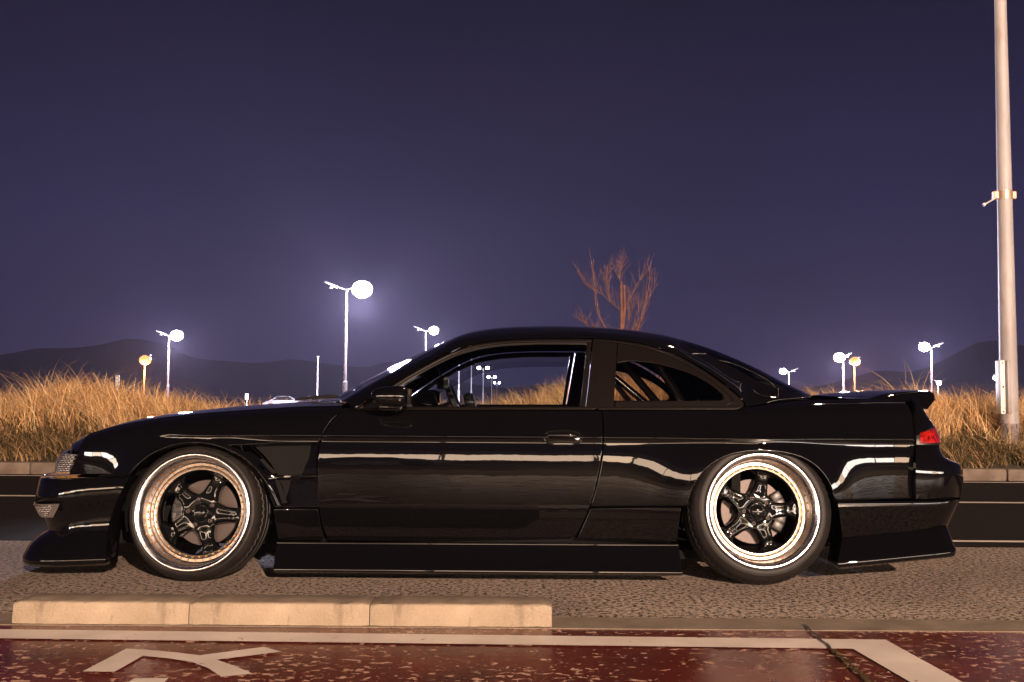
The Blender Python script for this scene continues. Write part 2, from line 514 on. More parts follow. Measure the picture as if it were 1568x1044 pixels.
# dark joint across the path with a little moss
ja, jb = on_ground(1231, 959), on_ground(1345, 1060)
d = (jb - ja) / np.linalg.norm(jb - ja); nrm = np.array([-d[1], d[0], 0])
L = []; Rr = []
for k, u in enumerate(np.linspace(0, 1, 24)):
    p = ja + (jb - ja) * u + nrm * 0.004 * math.sin(k * 1.7)
    w_ = 0.0035 + 0.0015 * random.random()
    L.append(p + nrm * w_); Rr.append(p - nrm * w_)
o = sheet('path_joint', [p[:2] for p in L + Rr[::-1]], 0.008, M['gap'])
V, Fs, T = [], [], []
for k in range(160):
    u = 0.45 + 0.55 * random.random()
    p = ja + (jb - ja) * u + nrm * random.gauss(0, 0.006)
    h = 0.003 + 0.005 * random.random(); a = random.random() * 6.28
    dx, dy = math.cos(a) * 0.004, math.sin(a) * 0.004
    b = len(V)
    V += [(p[0] - dx, p[1] - dy, 0.006), (p[0] + dx, p[1] + dy, 0.006), (p[0] + dy * 1.5, p[1] + dx, 0.006 + h)]
    Fs.append((b, b + 1, b + 2))
    g = random.random(); T.append((0.03 + 0.05 * g, 0.028 + 0.03 * g, 0.012))


def tint_obj(name, V, Fs, T, material, parent=None, per_face=3):
    me = bpy.data.meshes.new(name)
    V = np.asarray(V, np.float32); Fs = np.asarray(Fs, np.int32)
    nf, k = Fs.shape
    me.vertices.add(len(V)); me.vertices.foreach_set('co', V.ravel())
    me.loops.add(nf * k); me.loops.foreach_set('vertex_index', Fs.ravel())
    me.polygons.add(nf); me.polygons.foreach_set('loop_start', np.arange(0, nf * k, k, dtype=np.int32))
    me.polygons.foreach_set('use_smooth', np.ones(nf, bool))
    me.update(calc_edges=True)
    a = me.color_attributes.new('tint', 'FLOAT_COLOR', 'POINT')
    T = np.asarray(T, np.float32)
    a.data.foreach_set('color', np.c_[T, np.ones(len(T), np.float32)].ravel())
    return put(name, me, material, parent)


tag(tint_obj('moss', V, Fs, np.repeat(np.array(T), 3, 0), M['moss']), kind='stuff')


# far kerb: long stones laid end to end
def stone_bm(l, w, h, bev=0.015):
    bm = bmesh.new(); box(bm, (0, 0, 0), (l, w, h), bev, 2); return bm


far_kerb = empty('far_kerb', (-30, KERB_Y, -0.004)); tag(far_kerb, kind='structure')
proto = bm_obj('kerb_stone', stone_bm(1.99, 0.16, 0.128, 0.02), M['far_kerb'], far_kerb, True)
# seam falls where the photograph shows one (px 1543)
x_seam = at_depth(1543, 728, KERB_Y)[0]
off = (x_seam + 30) % 2.0
for k in range(30):
    s_ = proto if k == 0 else proto.copy()
    if k: COL.objects.link(s_); s_.parent = far_kerb
    s_.location = (off - 2.0 + k * 2.0 + 0.005, 0, 0)

# low wheel-stop stones in front of the car: three separate blocks
kb = [(17, 287), (288.5, 564.5), (566, 845)]
klab = ['leftmost of the three pale concrete kerb blocks beside the red path',
        'middle pale concrete kerb block of the three in front of the parked car',
        'pale concrete kerb block ending the row near the middle of the picture']
for (a, b), lab in zip(kb, klab):
    pa, pb = at_depth(a, 950, 3.575), at_depth(b, 955, 3.575)
    l = pb[0] - pa[0]
    bm = bmesh.new()
    # section: slightly battered face, rounded top edge
    sec = [(0.0, 0.0), (0.004, 0.056), (0.007, 0.068), (0.011, 0.0745), (0.019, 0.0775), (0.14, 0.079), (0.150, 0.076), (0.157, 0.068), (0.160, 0.058), (0.162, 0.0)]
    nx = 24
    rows = []
    for i in range(nx + 1):
        u = i / nx
        row = []
        for (yy, zz) in sec:
            e = 0.006 * math.exp(-min(u, 1 - u) * l / 0.006)
            jx = random.gauss(0, 0.0006) - (random.uniform(0.002, 0.006) if (0.003 < yy < 0.02 and zz > 0.06 and random.random() < 0.05) else 0)
            row.append(bm.verts.new((u * l, yy + jx + (e if yy < 0.08 else -e), max(0, zz + jx - (e if zz > 0.02 else 0)))))
        rows.append(row)
    for i in range(nx):
        for j in range(len(sec) - 1):
            bm.faces.new((rows[i][j], rows[i + 1][j], rows[i + 1][j + 1], rows[i][j + 1]))
    bm.faces.new(rows[0]); bm.faces.new(rows[-1][::-1])
    k_ = bm_obj('kerb_stone', bm, M['concrete'], None, True, 50)
    k_.location = (pa[0], 3.575, 0.003)
    tag(k_, lab, 'kerb stone', 'low kerb stones at the edge of the red path')

# loose grit on the pavement and along the kerb
V, Fs, T = [], [], []
rg_ = random.Random(5)
for k in range(2600):
    if k < 1100: x_, y_ = rg_.uniform(-2.4, 2.6), 3.755 + abs(rg_.gauss(0, 0.02))
    elif k < 1500: x_, y_ = rg_.uniform(-2.4, 2.4), 3.57 - abs(rg_.gauss(0, 0.008))
    else: x_, y_ = rg_.uniform(-3, 3), rg_.uniform(3.76, 5.4)
    s_ = rg_.uniform(0.0015, 0.0048) if y_ > 3.57 else rg_.uniform(0.001, 0.003)
    b = len(V); a = rg_.random() * 6.28
    for q in range(3): V.append((x_ + s_ * math.cos(a + q * 2.1), y_ + s_ * math.sin(a + q * 2.1), 0.001))
    V.append((x_ + rg_.gauss(0, s_ * .3), y_ + rg_.gauss(0, s_ * .3), 0.001 + s_ * rg_.uniform(.6, 1.3)))
    Fs += [(b, b + 1, b + 3), (b + 1, b + 2, b + 3), (b + 2, b, b + 3)]
    g = rg_.uniform(0.03, 0.30); T += [(g, g * .82, g * .68)] * 4
tag(tint_obj('grit', V, Fs, T, M['moss']), kind='stuff')

# grass bank
top_px = [(-200, 588), (0, 592), (50, 578), (100, 562), (150, 575), (200, 581), (250, 590), (300, 598), (350, 606), (400, 609), (450, 613), (640, 614), (740, 607), (800, 591), (850, 580), (890, 570), (960, 560), (1040, 565), (1100, 580), (1240, 592), (1300, 590), (1350, 593), (1430, 584), (1500, 590), (1568, 598), (1800, 598)]
BX = np.array([at_depth(p, q, 12.4)[0] for p, q in top_px]); BZ = np.array([at_depth(p, q, 12.4)[2] for p, q in top_px])


def bank_top(x): return np.interp(x, BX, BZ)


def bank_h(x, y):
    hb = np.maximum(bank_top(x) - 0.50, 0.16)
    up = np.clip((y - 10.42) / 1.9, 0, 1); up = up * up * (3 - 2 * up)
    dn = np.clip((y - 12.8) / 3.6, 0, 1); dn = dn * dn * (3 - 2 * dn)
    lump = 0.03 * np.sin(x * 2.3 + y) + 0.025 * np.sin(x * 5.1 - y * 3)
    return (0.115 + (hb - 0.115) * up + lump * up) * (1 - dn) - 0.52 * dn


xs = np.linspace(-14, 14, 141); ys = np.r_[10.40, np.linspace(10.5, 16.6, 36)]
V = [(x, y, float(bank_h(np.array(x), np.array(y)))) for x in xs for y in ys]
o = mesh_obj('bank', V, grid_faces(len(xs), len(ys)), M['soil']); tag(o, kind='structure')
for sx in (-1, 1):
    pass


def blades(n, xr, yr, hr, wid, droop, seg, colours, top_limit=None, seed=1, lean=0.25):
    r = np.random.default_rng(seed)
    x = r.uniform(*xr, n); y = r.uniform(*yr, n)
    # tufts
    ntuft = n // 22
    tx = r.uniform(*xr, ntuft); ty = r.uniform(*yr, ntuft); tang = r.uniform(0, 6.28, ntuft); th = r.uniform(0.55, 1.22, ntuft); tc = r.uniform(0.55, 1.25, ntuft)
    k = r.integers(0, ntuft, n)
    x = tx[k] + r.normal(0, 0.07, n); y = ty[k] + r.normal(0, 0.07, n)
    y = np.clip(y, yr[0] - .05, yr[1] + .1)
    h = r.uniform(*hr, n) * th[k]
    z0 = bank_h(x, y)
    if top_limit is not None:
        h = np.minimum(h, np.maximum(0.16, bank_top(x) - z0 + r.uniform(-0.16, 0.12, n)))
    a = r.uniform(0, 6.28, n) * 0.35 + tang[k] * 0.3 + r.choice([0, 0.5, 2.6], n)
    dr = r.uniform(*droop, n)
    wd = r.uniform(0.7, 1.3, n) * wid
    face = r.uniform(-0.9, 0.9, n)
    V = np.zeros((n, (seg + 1) * 2, 3), np.float32)
    for s in range(seg + 1):
        u = s / seg
        rad = h * (lean * u * 0.6 + dr * u ** 2.6)
        zz = h * (u - 0.55 * dr * u ** 3.4)
        cx = x + np.cos(a) * rad; cy = y + np.sin(a) * rad; cz = z0 - 0.02 + zz
        w = wd * (1 - 0.85 * u ** 1.5)
        V[:, 2 * s, 0] = cx - np.cos(face) * w; V[:, 2 * s, 1] = cy - np.sin(face) * w; V[:, 2 * s, 2] = cz
        V[:, 2 * s + 1, 0] = cx + np.cos(face) * w; V[:, 2 * s + 1, 1] = cy + np.sin(face) * w; V[:, 2 * s + 1, 2] = cz
    base = (np.arange(n) * (seg + 1) * 2)[:, None]
    Fs = np.concatenate([base + np.array([[2 * s, 2 * s + 1, 2 * s + 3, 2 * s + 2]]) for s in range(seg)], 0)
    cols = np.asarray(colours, np.float32)
    c = cols[r.integers(0, len(cols), n)] * r.uniform(0.7, 1.2, (n, 1)) * tc[k][:, None]
    T = np.repeat(c[:, None, :], (seg + 1) * 2, 1)
    return V.reshape(-1, 3), Fs, T.reshape(-1, 3)


straw_cols = [(0.74, 0.47, 0.22), (0.64, 0.37, 0.16), (0.80, 0.57, 0.32), (0.42, 0.22, 0.10), (0.70, 0.41, 0.17)]
V, Fs, T = blades(52000, (-9.5, 9.5), (11.35, 14.2), (0.45, 0.80), 0.0042, (0.1, 0.95), 5, straw_cols, True, 3)
o = tint_obj('dry_grass', V, Fs, T, M['straw']); tag(o, kind='stuff')
weed_cols = [(0.30, 0.19, 0.09), (0.36, 0.22, 0.11), (0.10, 0.075, 0.03), (0.06, 0.065, 0.02), (0.14, 0.09, 0.04), (0.05, 0.04, 0.018), (0.24, 0.15, 0.07), (0.09, 0.05, 0.02)]
V, Fs, T = blades(26000, (-9.5, 9.5), (10.52, 11.75), (0.16, 0.42), 0.0048, (0.3, 1.2), 4, weed_cols, None, 5, 0.5)
o = tint_obj('weeds', V, Fs, T, M['weed']); tag(o, kind='stuff')
# a few long pale stalks leaning out of the bank
V, Fs, T = blades(900, (-9.5, 9.5), (10.9, 13.2), (0.65, 1.15), 0.0040, (0.5, 1.3), 7, [(0.5, 0.36, 0.2), (0.45, 0.3, 0.15)], None, 9, 0.5)
o = tint_obj('grass_stalks', V, Fs, T, M['straw']); tag(o, kind='stuff')

# mountains, far off
def hill(name, ridge_px, Y, depth):
    P = smooth_curve([at_depth(p, q, Y) for p, q in ridge_px], 160)
    jag = np.convolve(np.random.default_rng(len(name) + int(Y)).normal(0, 1, 170), np.ones(11) / 11, 'valid')[:160]
    P[:, 2] += jag * Y * 0.0012
    prof = [(-1.0, 0.0), (-0.7, 0.28), (-0.42, 0.62), (-0.2, 0.86), (0, 1.0), (0.25, 0.85), (0.6, 0.4), (1.0, 0.0)]
    V = []
    for i, p in enumerate(P):
        for k, (u, h) in enumerate(prof):
            wob = 1 + 0.12 * math.sin(i * 0.55 + k * 1.9) * (1 - h)
            V.append((p[0] * (1 + u * depth / Y), Y + u * depth * wob, -3 + (p[2] + 3) * h))
    o = mesh_obj(name, V, grid_faces(len(P), len(prof)), M['hill']); tag(o, kind='structure')


hill('hills', [(-500, 560), (-250, 548), (-60, 548), (0, 543), (60, 534), (110, 533), (160, 527), (200, 520), (250, 528), (300, 548), (350, 553), (400, 556), (450, 550), (500, 557), (560, 562), (600, 555), (660, 575), (760, 592), (860, 588), (980, 600)], 1900, 500)
hill('hills', [(1000, 606), (1100, 600), (1200, 596), (1255, 590), (1300, 580), (1340, 569), (1400, 568), (1450, 548), (1490, 528), (1520, 522), (1560, 528), (1620, 540), (1750, 560), (2000, 580), (2200, 600)], 1700, 450)


# ------------------------------------------------------------------ street lamps of the lot behind the bank
def point_light(name, loc, power, col, parent, size=0.25, spot=None):
    ld = bpy.data.lights.new(name, 'SPOT' if spot else 'POINT')
    ld.energy = power; ld.color = col; ld.shadow_soft_size = size
    if spot:
        ld.spot_size = spot; ld.spot_blend = 0.9
    o = bpy.data.objects.new(name, ld); COL.objects.link(o); o.location = loc
    if parent: o.parent = parent
    return o


def lot_lamp(px, py, Y, lit, label, power, glow='lamp_white', col=LOT_COL, r_head=0.33, sleeve=True, two=True, both=False, dpx=0.9, ang=0.0):
    """pole under pixel px; heads at pixel height py; lit: +1 / -1 = the side whose head shines"""
    head = at_depth(px, py, Y); H = head[2] + 0.5
    root = empty('lot_lamp', (head[0], Y, -0.5))
    tag(root, label, 'street lamp', 'lamps lighting the lot behind the grass bank')
    bm = bmesh.new()
    tube(bm, [(0, 0, 0), (0, 0, 2.2), (0, 0, 2.25), (0, 0, H - 0.1)], [0.13, 0.13, 0.085, 0.06] if sleeve else [0.07, 0.07, 0.065, 0.05], 10)
    bm_obj('pole', bm, M['lot_pole'] if power else M['galv'], root, True)  # poles without a light get paler steel, the lit look put into colour
    for sd in ((1, -1) if two else (lit,)):
        on = both or sd == lit
        ctr = Vector((sd * dpx, -0.05, H + 0.12))
        bm = bmesh.new()
        tube(bm, [(0, 0, H - 0.15), (sd * dpx * 0.5, 0, H + 0.02), ctr], 0.035, 6)
        bm_obj('arm', bm, M['lot_pole'], root, True)
        bm = bmesh.new()
        box(bm, (ctr[0] - 0.42, -0.22, ctr[2] - 0.02), (ctr[0] + 0.42, 0.22, ctr[2] + 0.12), 0.05, 2, Matrix.Rotation(-sd * R(24), 3, 'Y'))
        hd = bm_obj('lamp_head', bm, M['grey_head'], root, True)
        # globe lens, oversized so its shape stands in for the lamp's glare
        rh_ = r_head * 0.74 if on else 0.16
        V, Fs = lathe([(rh_ * math.cos(a), -rh_ * 0.85 * math.sin(a)) for a in np.linspace(-math.pi / 2 + 0.02, math.pi / 2 - 0.02, 14)] , 24)
        V = [(ctr[0] + v[0], ctr[1] - 0.02 + v[2], ctr[2] - 0.03 - rh_ * 0.35 + v[1]) for v in V]
        mesh_obj('lens', V, Fs, M[glow] if on else M['far_glass'], hd)
        if on and power > 0:
            point_light('lamp_light', (ctr[0], ctr[1] - 0.3 - r_head * 0.5, ctr[2] - 0.10 - r_head * 1.4), power * 3.3, col, root, 0.3)
    return root


lot_lamp(531, 440, 58, 1, 'tallest brightest white twin head lamp left of the car windscreen', 20000, r_head=0.80, dpx=0.92)
lot_lamp(652, 505, 92, 1, 'white twin head lamp rising just above the car windscreen edge', 8000, r_head=0.60, dpx=0.75)
lot_lamp(259, 512, 84, 1, 'bright white lamp above the tall grass left of the car', 12000, r_head=0.70, dpx=0.68)
lot_lamp(222, 550, 78, 1, 'short orange lamp among the grass at far left', 3500, 'lamp_orange', (1, .36, .10), 0.62, False, False, dpx=0.05)
lot_lamp(1208, 568, 110, -1, 'small white lamp next to the rear window slope', 3500, r_head=0.52, dpx=0.65)
lot_lamp(1291, 546, 90, -1, 'white lamp with a box on its pole above the boot lid', 8000, r_head=0.66, dpx=0.35)
lot_lamp(1308, 552, 86, 1, 'orange lamp close to the white one above the boot lid', 4000, 'lamp_orange', (1, .36, .10), 0.62, False, False, dpx=0.05)
lot_lamp(1426, 530, 85, -1, 'white lamp on a tall thin pole right of the rear wing', 8000, r_head=0.62, dpx=0.62)
lot_lamp(1436, 586, 130, 1, 'low small white lamp peeking over grass right of the wing', 1500, r_head=0.42, dpx=0.1, sleeve=False)
lot_lamp(1530, 578, 120, -1, 'low white lamp half hidden by the tall pole', 2500, r_head=0.5, dpx=0.35, sleeve=False)
for (px, py, Y, lab) in ((740, 563, 160, 'nearest white twin lamp seen through the door window'), (753, 577, 215, 'second white twin lamp seen through the door window'), (761, 586, 290, 'farthest tiny white twin lamp seen through the door window')):
    lot_lamp(px, py, Y, 1, lab, 0, r_head=0.42, both=True, dpx=0.68, glow='lamp_white')
lot_lamp(703, 548, 110, 1, 'lamp post seen behind the steering wheel through the door window', 0, glow='lamp_dim', r_head=0.3)
lot_lamp(722, 545, 130, 1, 'lamp post left of the twin lamps seen through the door window', 0, glow='lamp_dim', r_head=0.3)
# slim mast
p = at_depth(487, 545, 95)
bm = bmesh.new(); p = p + np.array([0, 0, .5]); tube(bm, [(0, 0, 0), (0, 0, 2.5), (0, 0, p[2])], [0.08, 0.06, 0.035], 8)
bm.verts.ensure_lookup_table(); box(bm, (-0.12, -0.04, p[2] - 0.1), (0.12, 0.04, p[2] - 0.02), 0.01, 1)
o = bm_obj('mast', bm, M['galv'], None, True); o.location = (p[0], 95, -0.5)
tag(o, 'thin grey mast standing alone between the bonnet and the tall white lamp', 'mast')
# white marker posts
for (a, b, c_, d_, Y, lab) in ((177, 574, 184, 592, 40, 'white marker post sticking up over the grass at left'), (375.5, 603, 380.5, 612, 60, 'tiny white marker post just above the bonnet')):
    lo, hi = at_depth(a, d_, Y) + np.array([0, 0, .5]), at_depth(c_, b, Y) + np.array([0, 0, .5])
    mx = (lo[0] + hi[0]) / 2; w_ = (hi[0] - lo[0])
    root = empty('marker_post', (mx, Y, -0.5)); tag(root, lab, 'marker post', 'white marker posts beyond the bank')
    bm = bmesh.new(); tube(bm, [(0, 0, 0), (0, 0, hi[2] - 0.05)], 0.03, 8); bm_obj('post', bm, M['galv'], root, True)
    bm = bmesh.new(); box(bm, (-w_ / 2, -0.07, lo[2]), (w_ / 2, -0.03, hi[2]), 0.01, 1)
    pl_ = bm_obj('plate', bm, M['sign_white'], root)
    bm = bmesh.new()
    for k in (0.25, 0.5, 0.75):
        zc = lo[2] + (hi[2] - lo[2]) * k
        box(bm, (-w_ * 0.22, -0.074, zc - 0.03), (w_ * 0.22, -0.0705, zc + 0.03))
    mk_ = bm_obj('marking', bm, M['car_dark'], pl_); mk_['kind'] = 'stuff'


# parked cars far behind the bank
def far_car(px, py_top, Y, rz, m, label, l=4.2, h=1.45):
    tp = at_depth(px, py_top, Y)
    root = empty('parked_car', (tp[0], Y, -0.5), rz); tag(root, label, 'car', 'cars parked in the far lot')
    prof = [(-l / 2, .35), (-l / 2, .72), (-l * .30, .88), (-l * .14, h - .02), (l * .18, h), (l * .36, .95), (l / 2, .85), (l / 2, .35)]
    bm = bmesh.new()
    A = [bm.verts.new((x, -.8 + (.12 if z > 1 else 0), z)) for x, z in prof]; B = [bm.verts.new((x, .8 - (.12 if z > 1 else 0), z)) for x, z in prof]
    bm.faces.new(A); bm.faces.new(B[::-1])
    for k in range(len(prof)):
        j = (k + 1) % len(prof); bm.faces.new((A[k], B[k], B[j], A[j]))
    bmesh.ops.bevel(bm, geom=list(bm.edges), offset=0.06, segments=2, affect='EDGES')
    bm_obj('body', bm, m, root, True, 40)
    for sd in (-1, 1):
        bm = bmesh.new()
        q = [(-l * .25, .93), (-l * .13, h - .1), (l * .16, h - .08), (l * .30, .97)]
        A = [bm.verts.new((x, sd * (.81 - (.11 if z > 1 else 0)), z)) for x, z in q]; bm.faces.new(A)
        r_ = bmesh.ops.extrude_face_region(bm, geom=list(bm.faces)); bmesh.ops.translate(bm, vec=(0, sd * 0.015, 0), verts=[v for v in r_['geom'] if isinstance(v, bmesh.types.BMVert)])
        bm_obj('window', bm, M['far_glass'], root)
    for x in (-l * .31, l * .31):
        for sd in (-1, 1):
            V, Fs = lathe([(0.0, 0), (.2, -.01), (.31, 0), (.33, .05), (.33, .2)], 20)
            V = [(v[0] + x, sd * (-.82 + v[1]) * -1 if False else (v[1] - .83 if sd < 0 else .83 - v[1]), v[2] + .33) for v in V]
            mesh_obj('wheel', V, Fs, M['rubber'], root)
    return root


far_car(432, 612.5, 110, R(15), M['car_dark'], 'dark car with pale roof edge beyond the bonnet, left of the silver one')
far_car(482, 608, 92, R(4), M['car_dark'], 'dark glossy car parked beyond the bonnet right under the thin mast')
far_car(512, 610, 84, R(-12), M['car_dark'], 'dark car beyond the windscreen base beside the tall lamp pole')
far_car(1277, 600, 90, R(10), M['car_white'], 'white car roof just visible beyond the boot lid')

for x_, y_, rz_, m_, lab_ in ((-3.6, -14.5, 0.05, 'car_dark', 'unseen dark car added by the shops, left of the other one'), (4.6, -15.0, 3.1, 'car_silver', 'unseen silver car added by the shops across the near road'), (-15.0, -14.8, 0.0, 'car_white', 'unseen white car added by the shops at the far end of the row')):  # unseen cars, added to break up the streak reflected in the paint
    fc_ = far_car(784, 600, 50, rz_, M[m_], lab_); fc_.location = (x_, y_, -0.005); fc_['group'] = 'cars added by the shops to be reflected'

# ------------------------------------------------------------------ tall pole at the right
PY = 11.4
pb, pt = at_depth(1547, 700, PY), at_depth(1530.5, 0, PY)
px_scale = PY / FPX
pole = empty('lamp_pole', (pb[0], PY, 0.1))
tag(pole, 'tall pale tapering pole with a clamp and a narrow box at the right edge', 'pole')
H = 8.6


def pole_r(z): return 0.103 - (0.103 - 0.066) * min(1, (z) / 5.2)


bm = bmesh.new()
zs = [0.0, 0.3, 0.6, 1.0, 1.6, 2.4, 3.2, 4.2, 5.2, 6.5, 8.0, H]
tube(bm, [(0, 0, z) for z in zs], [pole_r(z) for z in zs], 28)
bm_obj('shaft', bm, M['pole_paint'], pole, True)
zb = at_depth(1547, 648, PY)[2] - 0.1
bm = bmesh.new(); tube(bm, [(0, 0, -0.3), (0, 0, zb - 0.01), (0, 0, zb)], [0.112, 0.1075, 0.106], 28)
bm_obj('base_wrap', bm, M['pole_wrap'], pole, True)
zc = at_depth(1540, 299, PY)[2] - 0.1
bm = bmesh.new(); tube(bm, [(0, 0, zc - 0.05), (0, 0, zc + 0.05)], pole_r(zc) + 0.006, 28)
box(bm, (-pole_r(zc) - 0.055, -0.03, zc - 0.045), (-pole_r(zc) + 0.004, 0.03, zc + 0.045), 0.006, 1)
box(bm, (pole_r(zc) - 0.004, -0.03, zc - 0.045), (pole_r(zc) + 0.045, 0.03, zc + 0.045), 0.006, 1)
clamp = bm_obj('clamp', bm, M['bracket'], pole, True)
for sx in (-1, 1):
    for dz in (-0.022, 0.022):
        bm = bmesh.new(); x_ = sx * (pole_r(zc) + 0.026)
        tube(bm, [(x_, -0.045, zc + dz), (x_, 0.045, zc + dz)], 0.008, 6); bm_obj('bolt', bm, M['galv'], clamp)
bm = bmesh.new()
tube(bm, [(-pole_r(zc) - 0.04, -0.02, zc - 0.04), (-pole_r(zc) - 0.17, -0.03, zc - 0.115)], 0.010, 8)
tube(bm, [(-pole_r(zc) - 0.165, -0.03, zc - 0.112), (-pole_r(zc) - 0.182, -0.03, zc - 0.122)], 0.021, 10)
bm_obj('peg', bm, M['galv'], clamp, True)
bz0, bz1 = at_depth(1540, 634, PY)[2] - 0.1, at_depth(1540, 552, PY)[2] - 0.1
bm = bmesh.new()
box(bm, (-0.128, -0.07, bz0), (-0.072, 0.05, bz1), 0.008, 2)
cab = bm_obj('box', bm, M['sign_white'], pole, True)
bm = bmesh.new(); box(bm, (-0.070, -0.118, bz0 + 0.01), (-0.030, -0.066, bz1 - 0.005), 0.008, 2)
bm_obj('cable_cover', bm, M['pole_paint'], cab, True)
for z_, r_ in ((bz0 + 0.03, 0.007), (bz0 + 0.31, 0.010), (bz1 - 0.03, 0.007)):
    bm = bmesh.new(); tube(bm, [(-0.1, -0.078, z_), (-0.1, -0.066, z_)], r_, 8); bm_obj('screw', bm, M['dark'], cab)
# its arm and lamp, above the frame
bm = bmesh.new(); tube(bm, [(0, 0, H - 0.3), (-0.1, -0.1, H + 0.25), (-0.5, -0.5, H + 0.42), (-1.2, -1.2, H + 0.5)], [0.05, 0.045, 0.04, 0.035], 10)
bm_obj('arm', bm, M['galv'], pole, True)
bm = bmesh.new(); box(bm, (-1.75, -1.45, H + 0.42), (-1.05, -1.15, H + 0.56), 0.05, 3, Matrix.Rotation(R(45), 3, 'Z'), Vector((-1.3, -1.3, H + .5)))
hd = bm_obj('lamp_head', bm, M['galv'], pole, True)
bm = bmesh.new(); box(bm, (-1.6, -1.40, H + 0.40), (-1.15, -1.20, H + 0.425), 0.01, 1, Matrix.Rotation(R(45), 3, 'Z'), Vector((-1.3, -1.3, H + .5)))
bm_obj('lens', bm, M['lamp_key'], hd)
point_light('lamp_light', (-1.4, -1.4, H + 0.3), POLE_W, (1, 0.72, 0.46), pole, 0.15)

# ------------------------------------------------------------------ bare tree behind the car
TY = 15.0
tb = at_depth(952, 612, TY)
tree = empty('bare_tree', (tb[0], TY, 0.0)); tree.scale = (0.95, 0.95, 0.955); tag(tree, 'bare pollarded tree with reddish twigs rising behind the car roof', 'tree')
tp = lambda px, py, dy=0.0: Vector(at_depth(px, py, TY + dy) - np.array([tb[0], TY, 0]))
bm = bmesh.new()
tube(bm, [(0, 0, -0.3), (0.0, 0, 0.6), tp(951, 520), tp(952, 470), tp(951, 418)], [0.07, 0.05, 0.030, 0.025, 0.020], 10)
tube(bm, [tp(953, 500), tp(957, 460), tp(956, 424)], [0.028, 0.024, 0.016], 8)
bm_obj('trunk', bm, M['bark'], tree, True)
limbs = [([(952, 520), (930, 500), (918, 478), (910, 455), (909, 428), (905, 400), (904, 386)], 0.030, 0.3),
         ([(952, 530), (975, 500), (986, 475), (991, 450), (996, 425), (997, 405), (997, 392)], 0.030, -0.2),
         ([(953, 540), (968, 510), (980, 485), (990, 460), (1003, 432), (1010, 404)], 0.022, 0.35),
         ([(951, 465), (935, 453), (922, 440), (910, 433), (898, 425), (888, 415)], 0.016, -0.1),
         ([(934, 452), (930, 430), (927, 418), (931, 405), (935, 394)], 0.012, 0.2),
         ([(951, 430), (949, 415), (950, 397)], 0.014, 0),
         ([(925, 500), (905, 493), (895, 488), (885, 478)], 0.012, -0.3),
         ([(955, 510), (962, 490), (965, 470), (968, 458)], 0.012, 0.3),
         ([(958, 520), (972, 500), (978, 480), (979, 455)], 0.014, -0.3),
         ([(955, 470), (965, 450), (972, 430), (986, 408)], 0.010, 0.1)]
for pts, r0, dy in limbs:
    P = [tp(a, b, dy * k / len(pts)) for k, (a, b) in enumerate(pts)]
    bm = bmesh.new(); n = len(P)
    tube(bm, P, [r0 * 0.5 * (1 - 0.78 * k / (n - 1)) for k in range(n)], 7)
    lb = bm_obj('limb', bm, M['bark'], tree, True)
    bm = bmesh.new()
    for k in range(24):
        j = random.randrange(max(1, n // 4), n); f_ = random.random()
        p0 = P[j - 1].lerp(P[j], f_)
        di = (P[j] - P[j - 1]).normalized() + Vector((random.gauss(0, .55), random.gauss(0, .4), random.uniform(0.1, .8))); di.normalize()
        ln = random.uniform(0.10, 0.34)
        m1 = p0 + di * ln * .5 + Vector((random.gauss(0, .015), 0, .015)); p2 = p0 + di * ln + Vector((0, 0, ln * .18))
        tube(bm, [p0, m1, p2], [0.0040, 0.0030, 0.0016], 4)
        if random.random() < .6:
            q = m1 + Vector((random.gauss(0, .06), random.gauss(0, .05), random.uniform(.03, .11))); tube(bm, [m1, q], [0.003, 0.0015], 4)
    bm_obj('twigs', bm, M['bark'], lb, True)

# ------------------------------------------------------------------ behind the camera: lit shops added for the paint to reflect, street lamps
shop = empty('added_shop_row', (0, -26, 0)); tag(shop, 'added long low row of lit shops behind the camera, for the paint to reflect', 'building')
bm = bmesh.new()
box(bm, (-60.2, -8, -0.05), (60.2, -0.9, 4.8))
bm_obj('wall', bm, M['wall'], shop)
bm = bmesh.new(); box(bm, (-60.6, -8.4, 4.803), (60.6, 0.3, 5.1), 0.03, 1); bm_obj('roof', bm, M['wall'], shop)
for k in range(21):
    x0 = -59.7 + k * 5.7
    fr = bmesh.new()
    box(fr, (x0 - 0.06, -0.895, 0), (x0, -0.7, 4.6))
    box(fr, (x0 + 5.58, -0.895, 0), (x0 + 5.638, -0.7, 4.6))
    box(fr, (x0 + 0.003, -0.895, 4.2), (x0 + 5.577, -0.6, 4.4))
    wf = bm_obj('window', fr, M['wall'], shop)
    rs_ = random.Random(k * 7 + 3); zl, zh = rs_.uniform(0.9, 1.5), rs_.uniform(3.1, 3.6); ms_ = M['added_shop_light'][rs_.randrange(4)]
    for q in range(2):
        xa = x0 + 0.003 + q * 2.79; pass
        bm = bmesh.new(); box(bm, (xa, -0.89, zl), (xa + 2.78, -0.83, zh))
        bm_obj('glow_pane', bm, ms_, wf)
        bm = bmesh.new(); box(bm, (xa, -0.88, zh + 0.01), (xa + 2.78, -0.2, zh + 0.10)); bm_obj('awning', bm, M['wall'], wf)



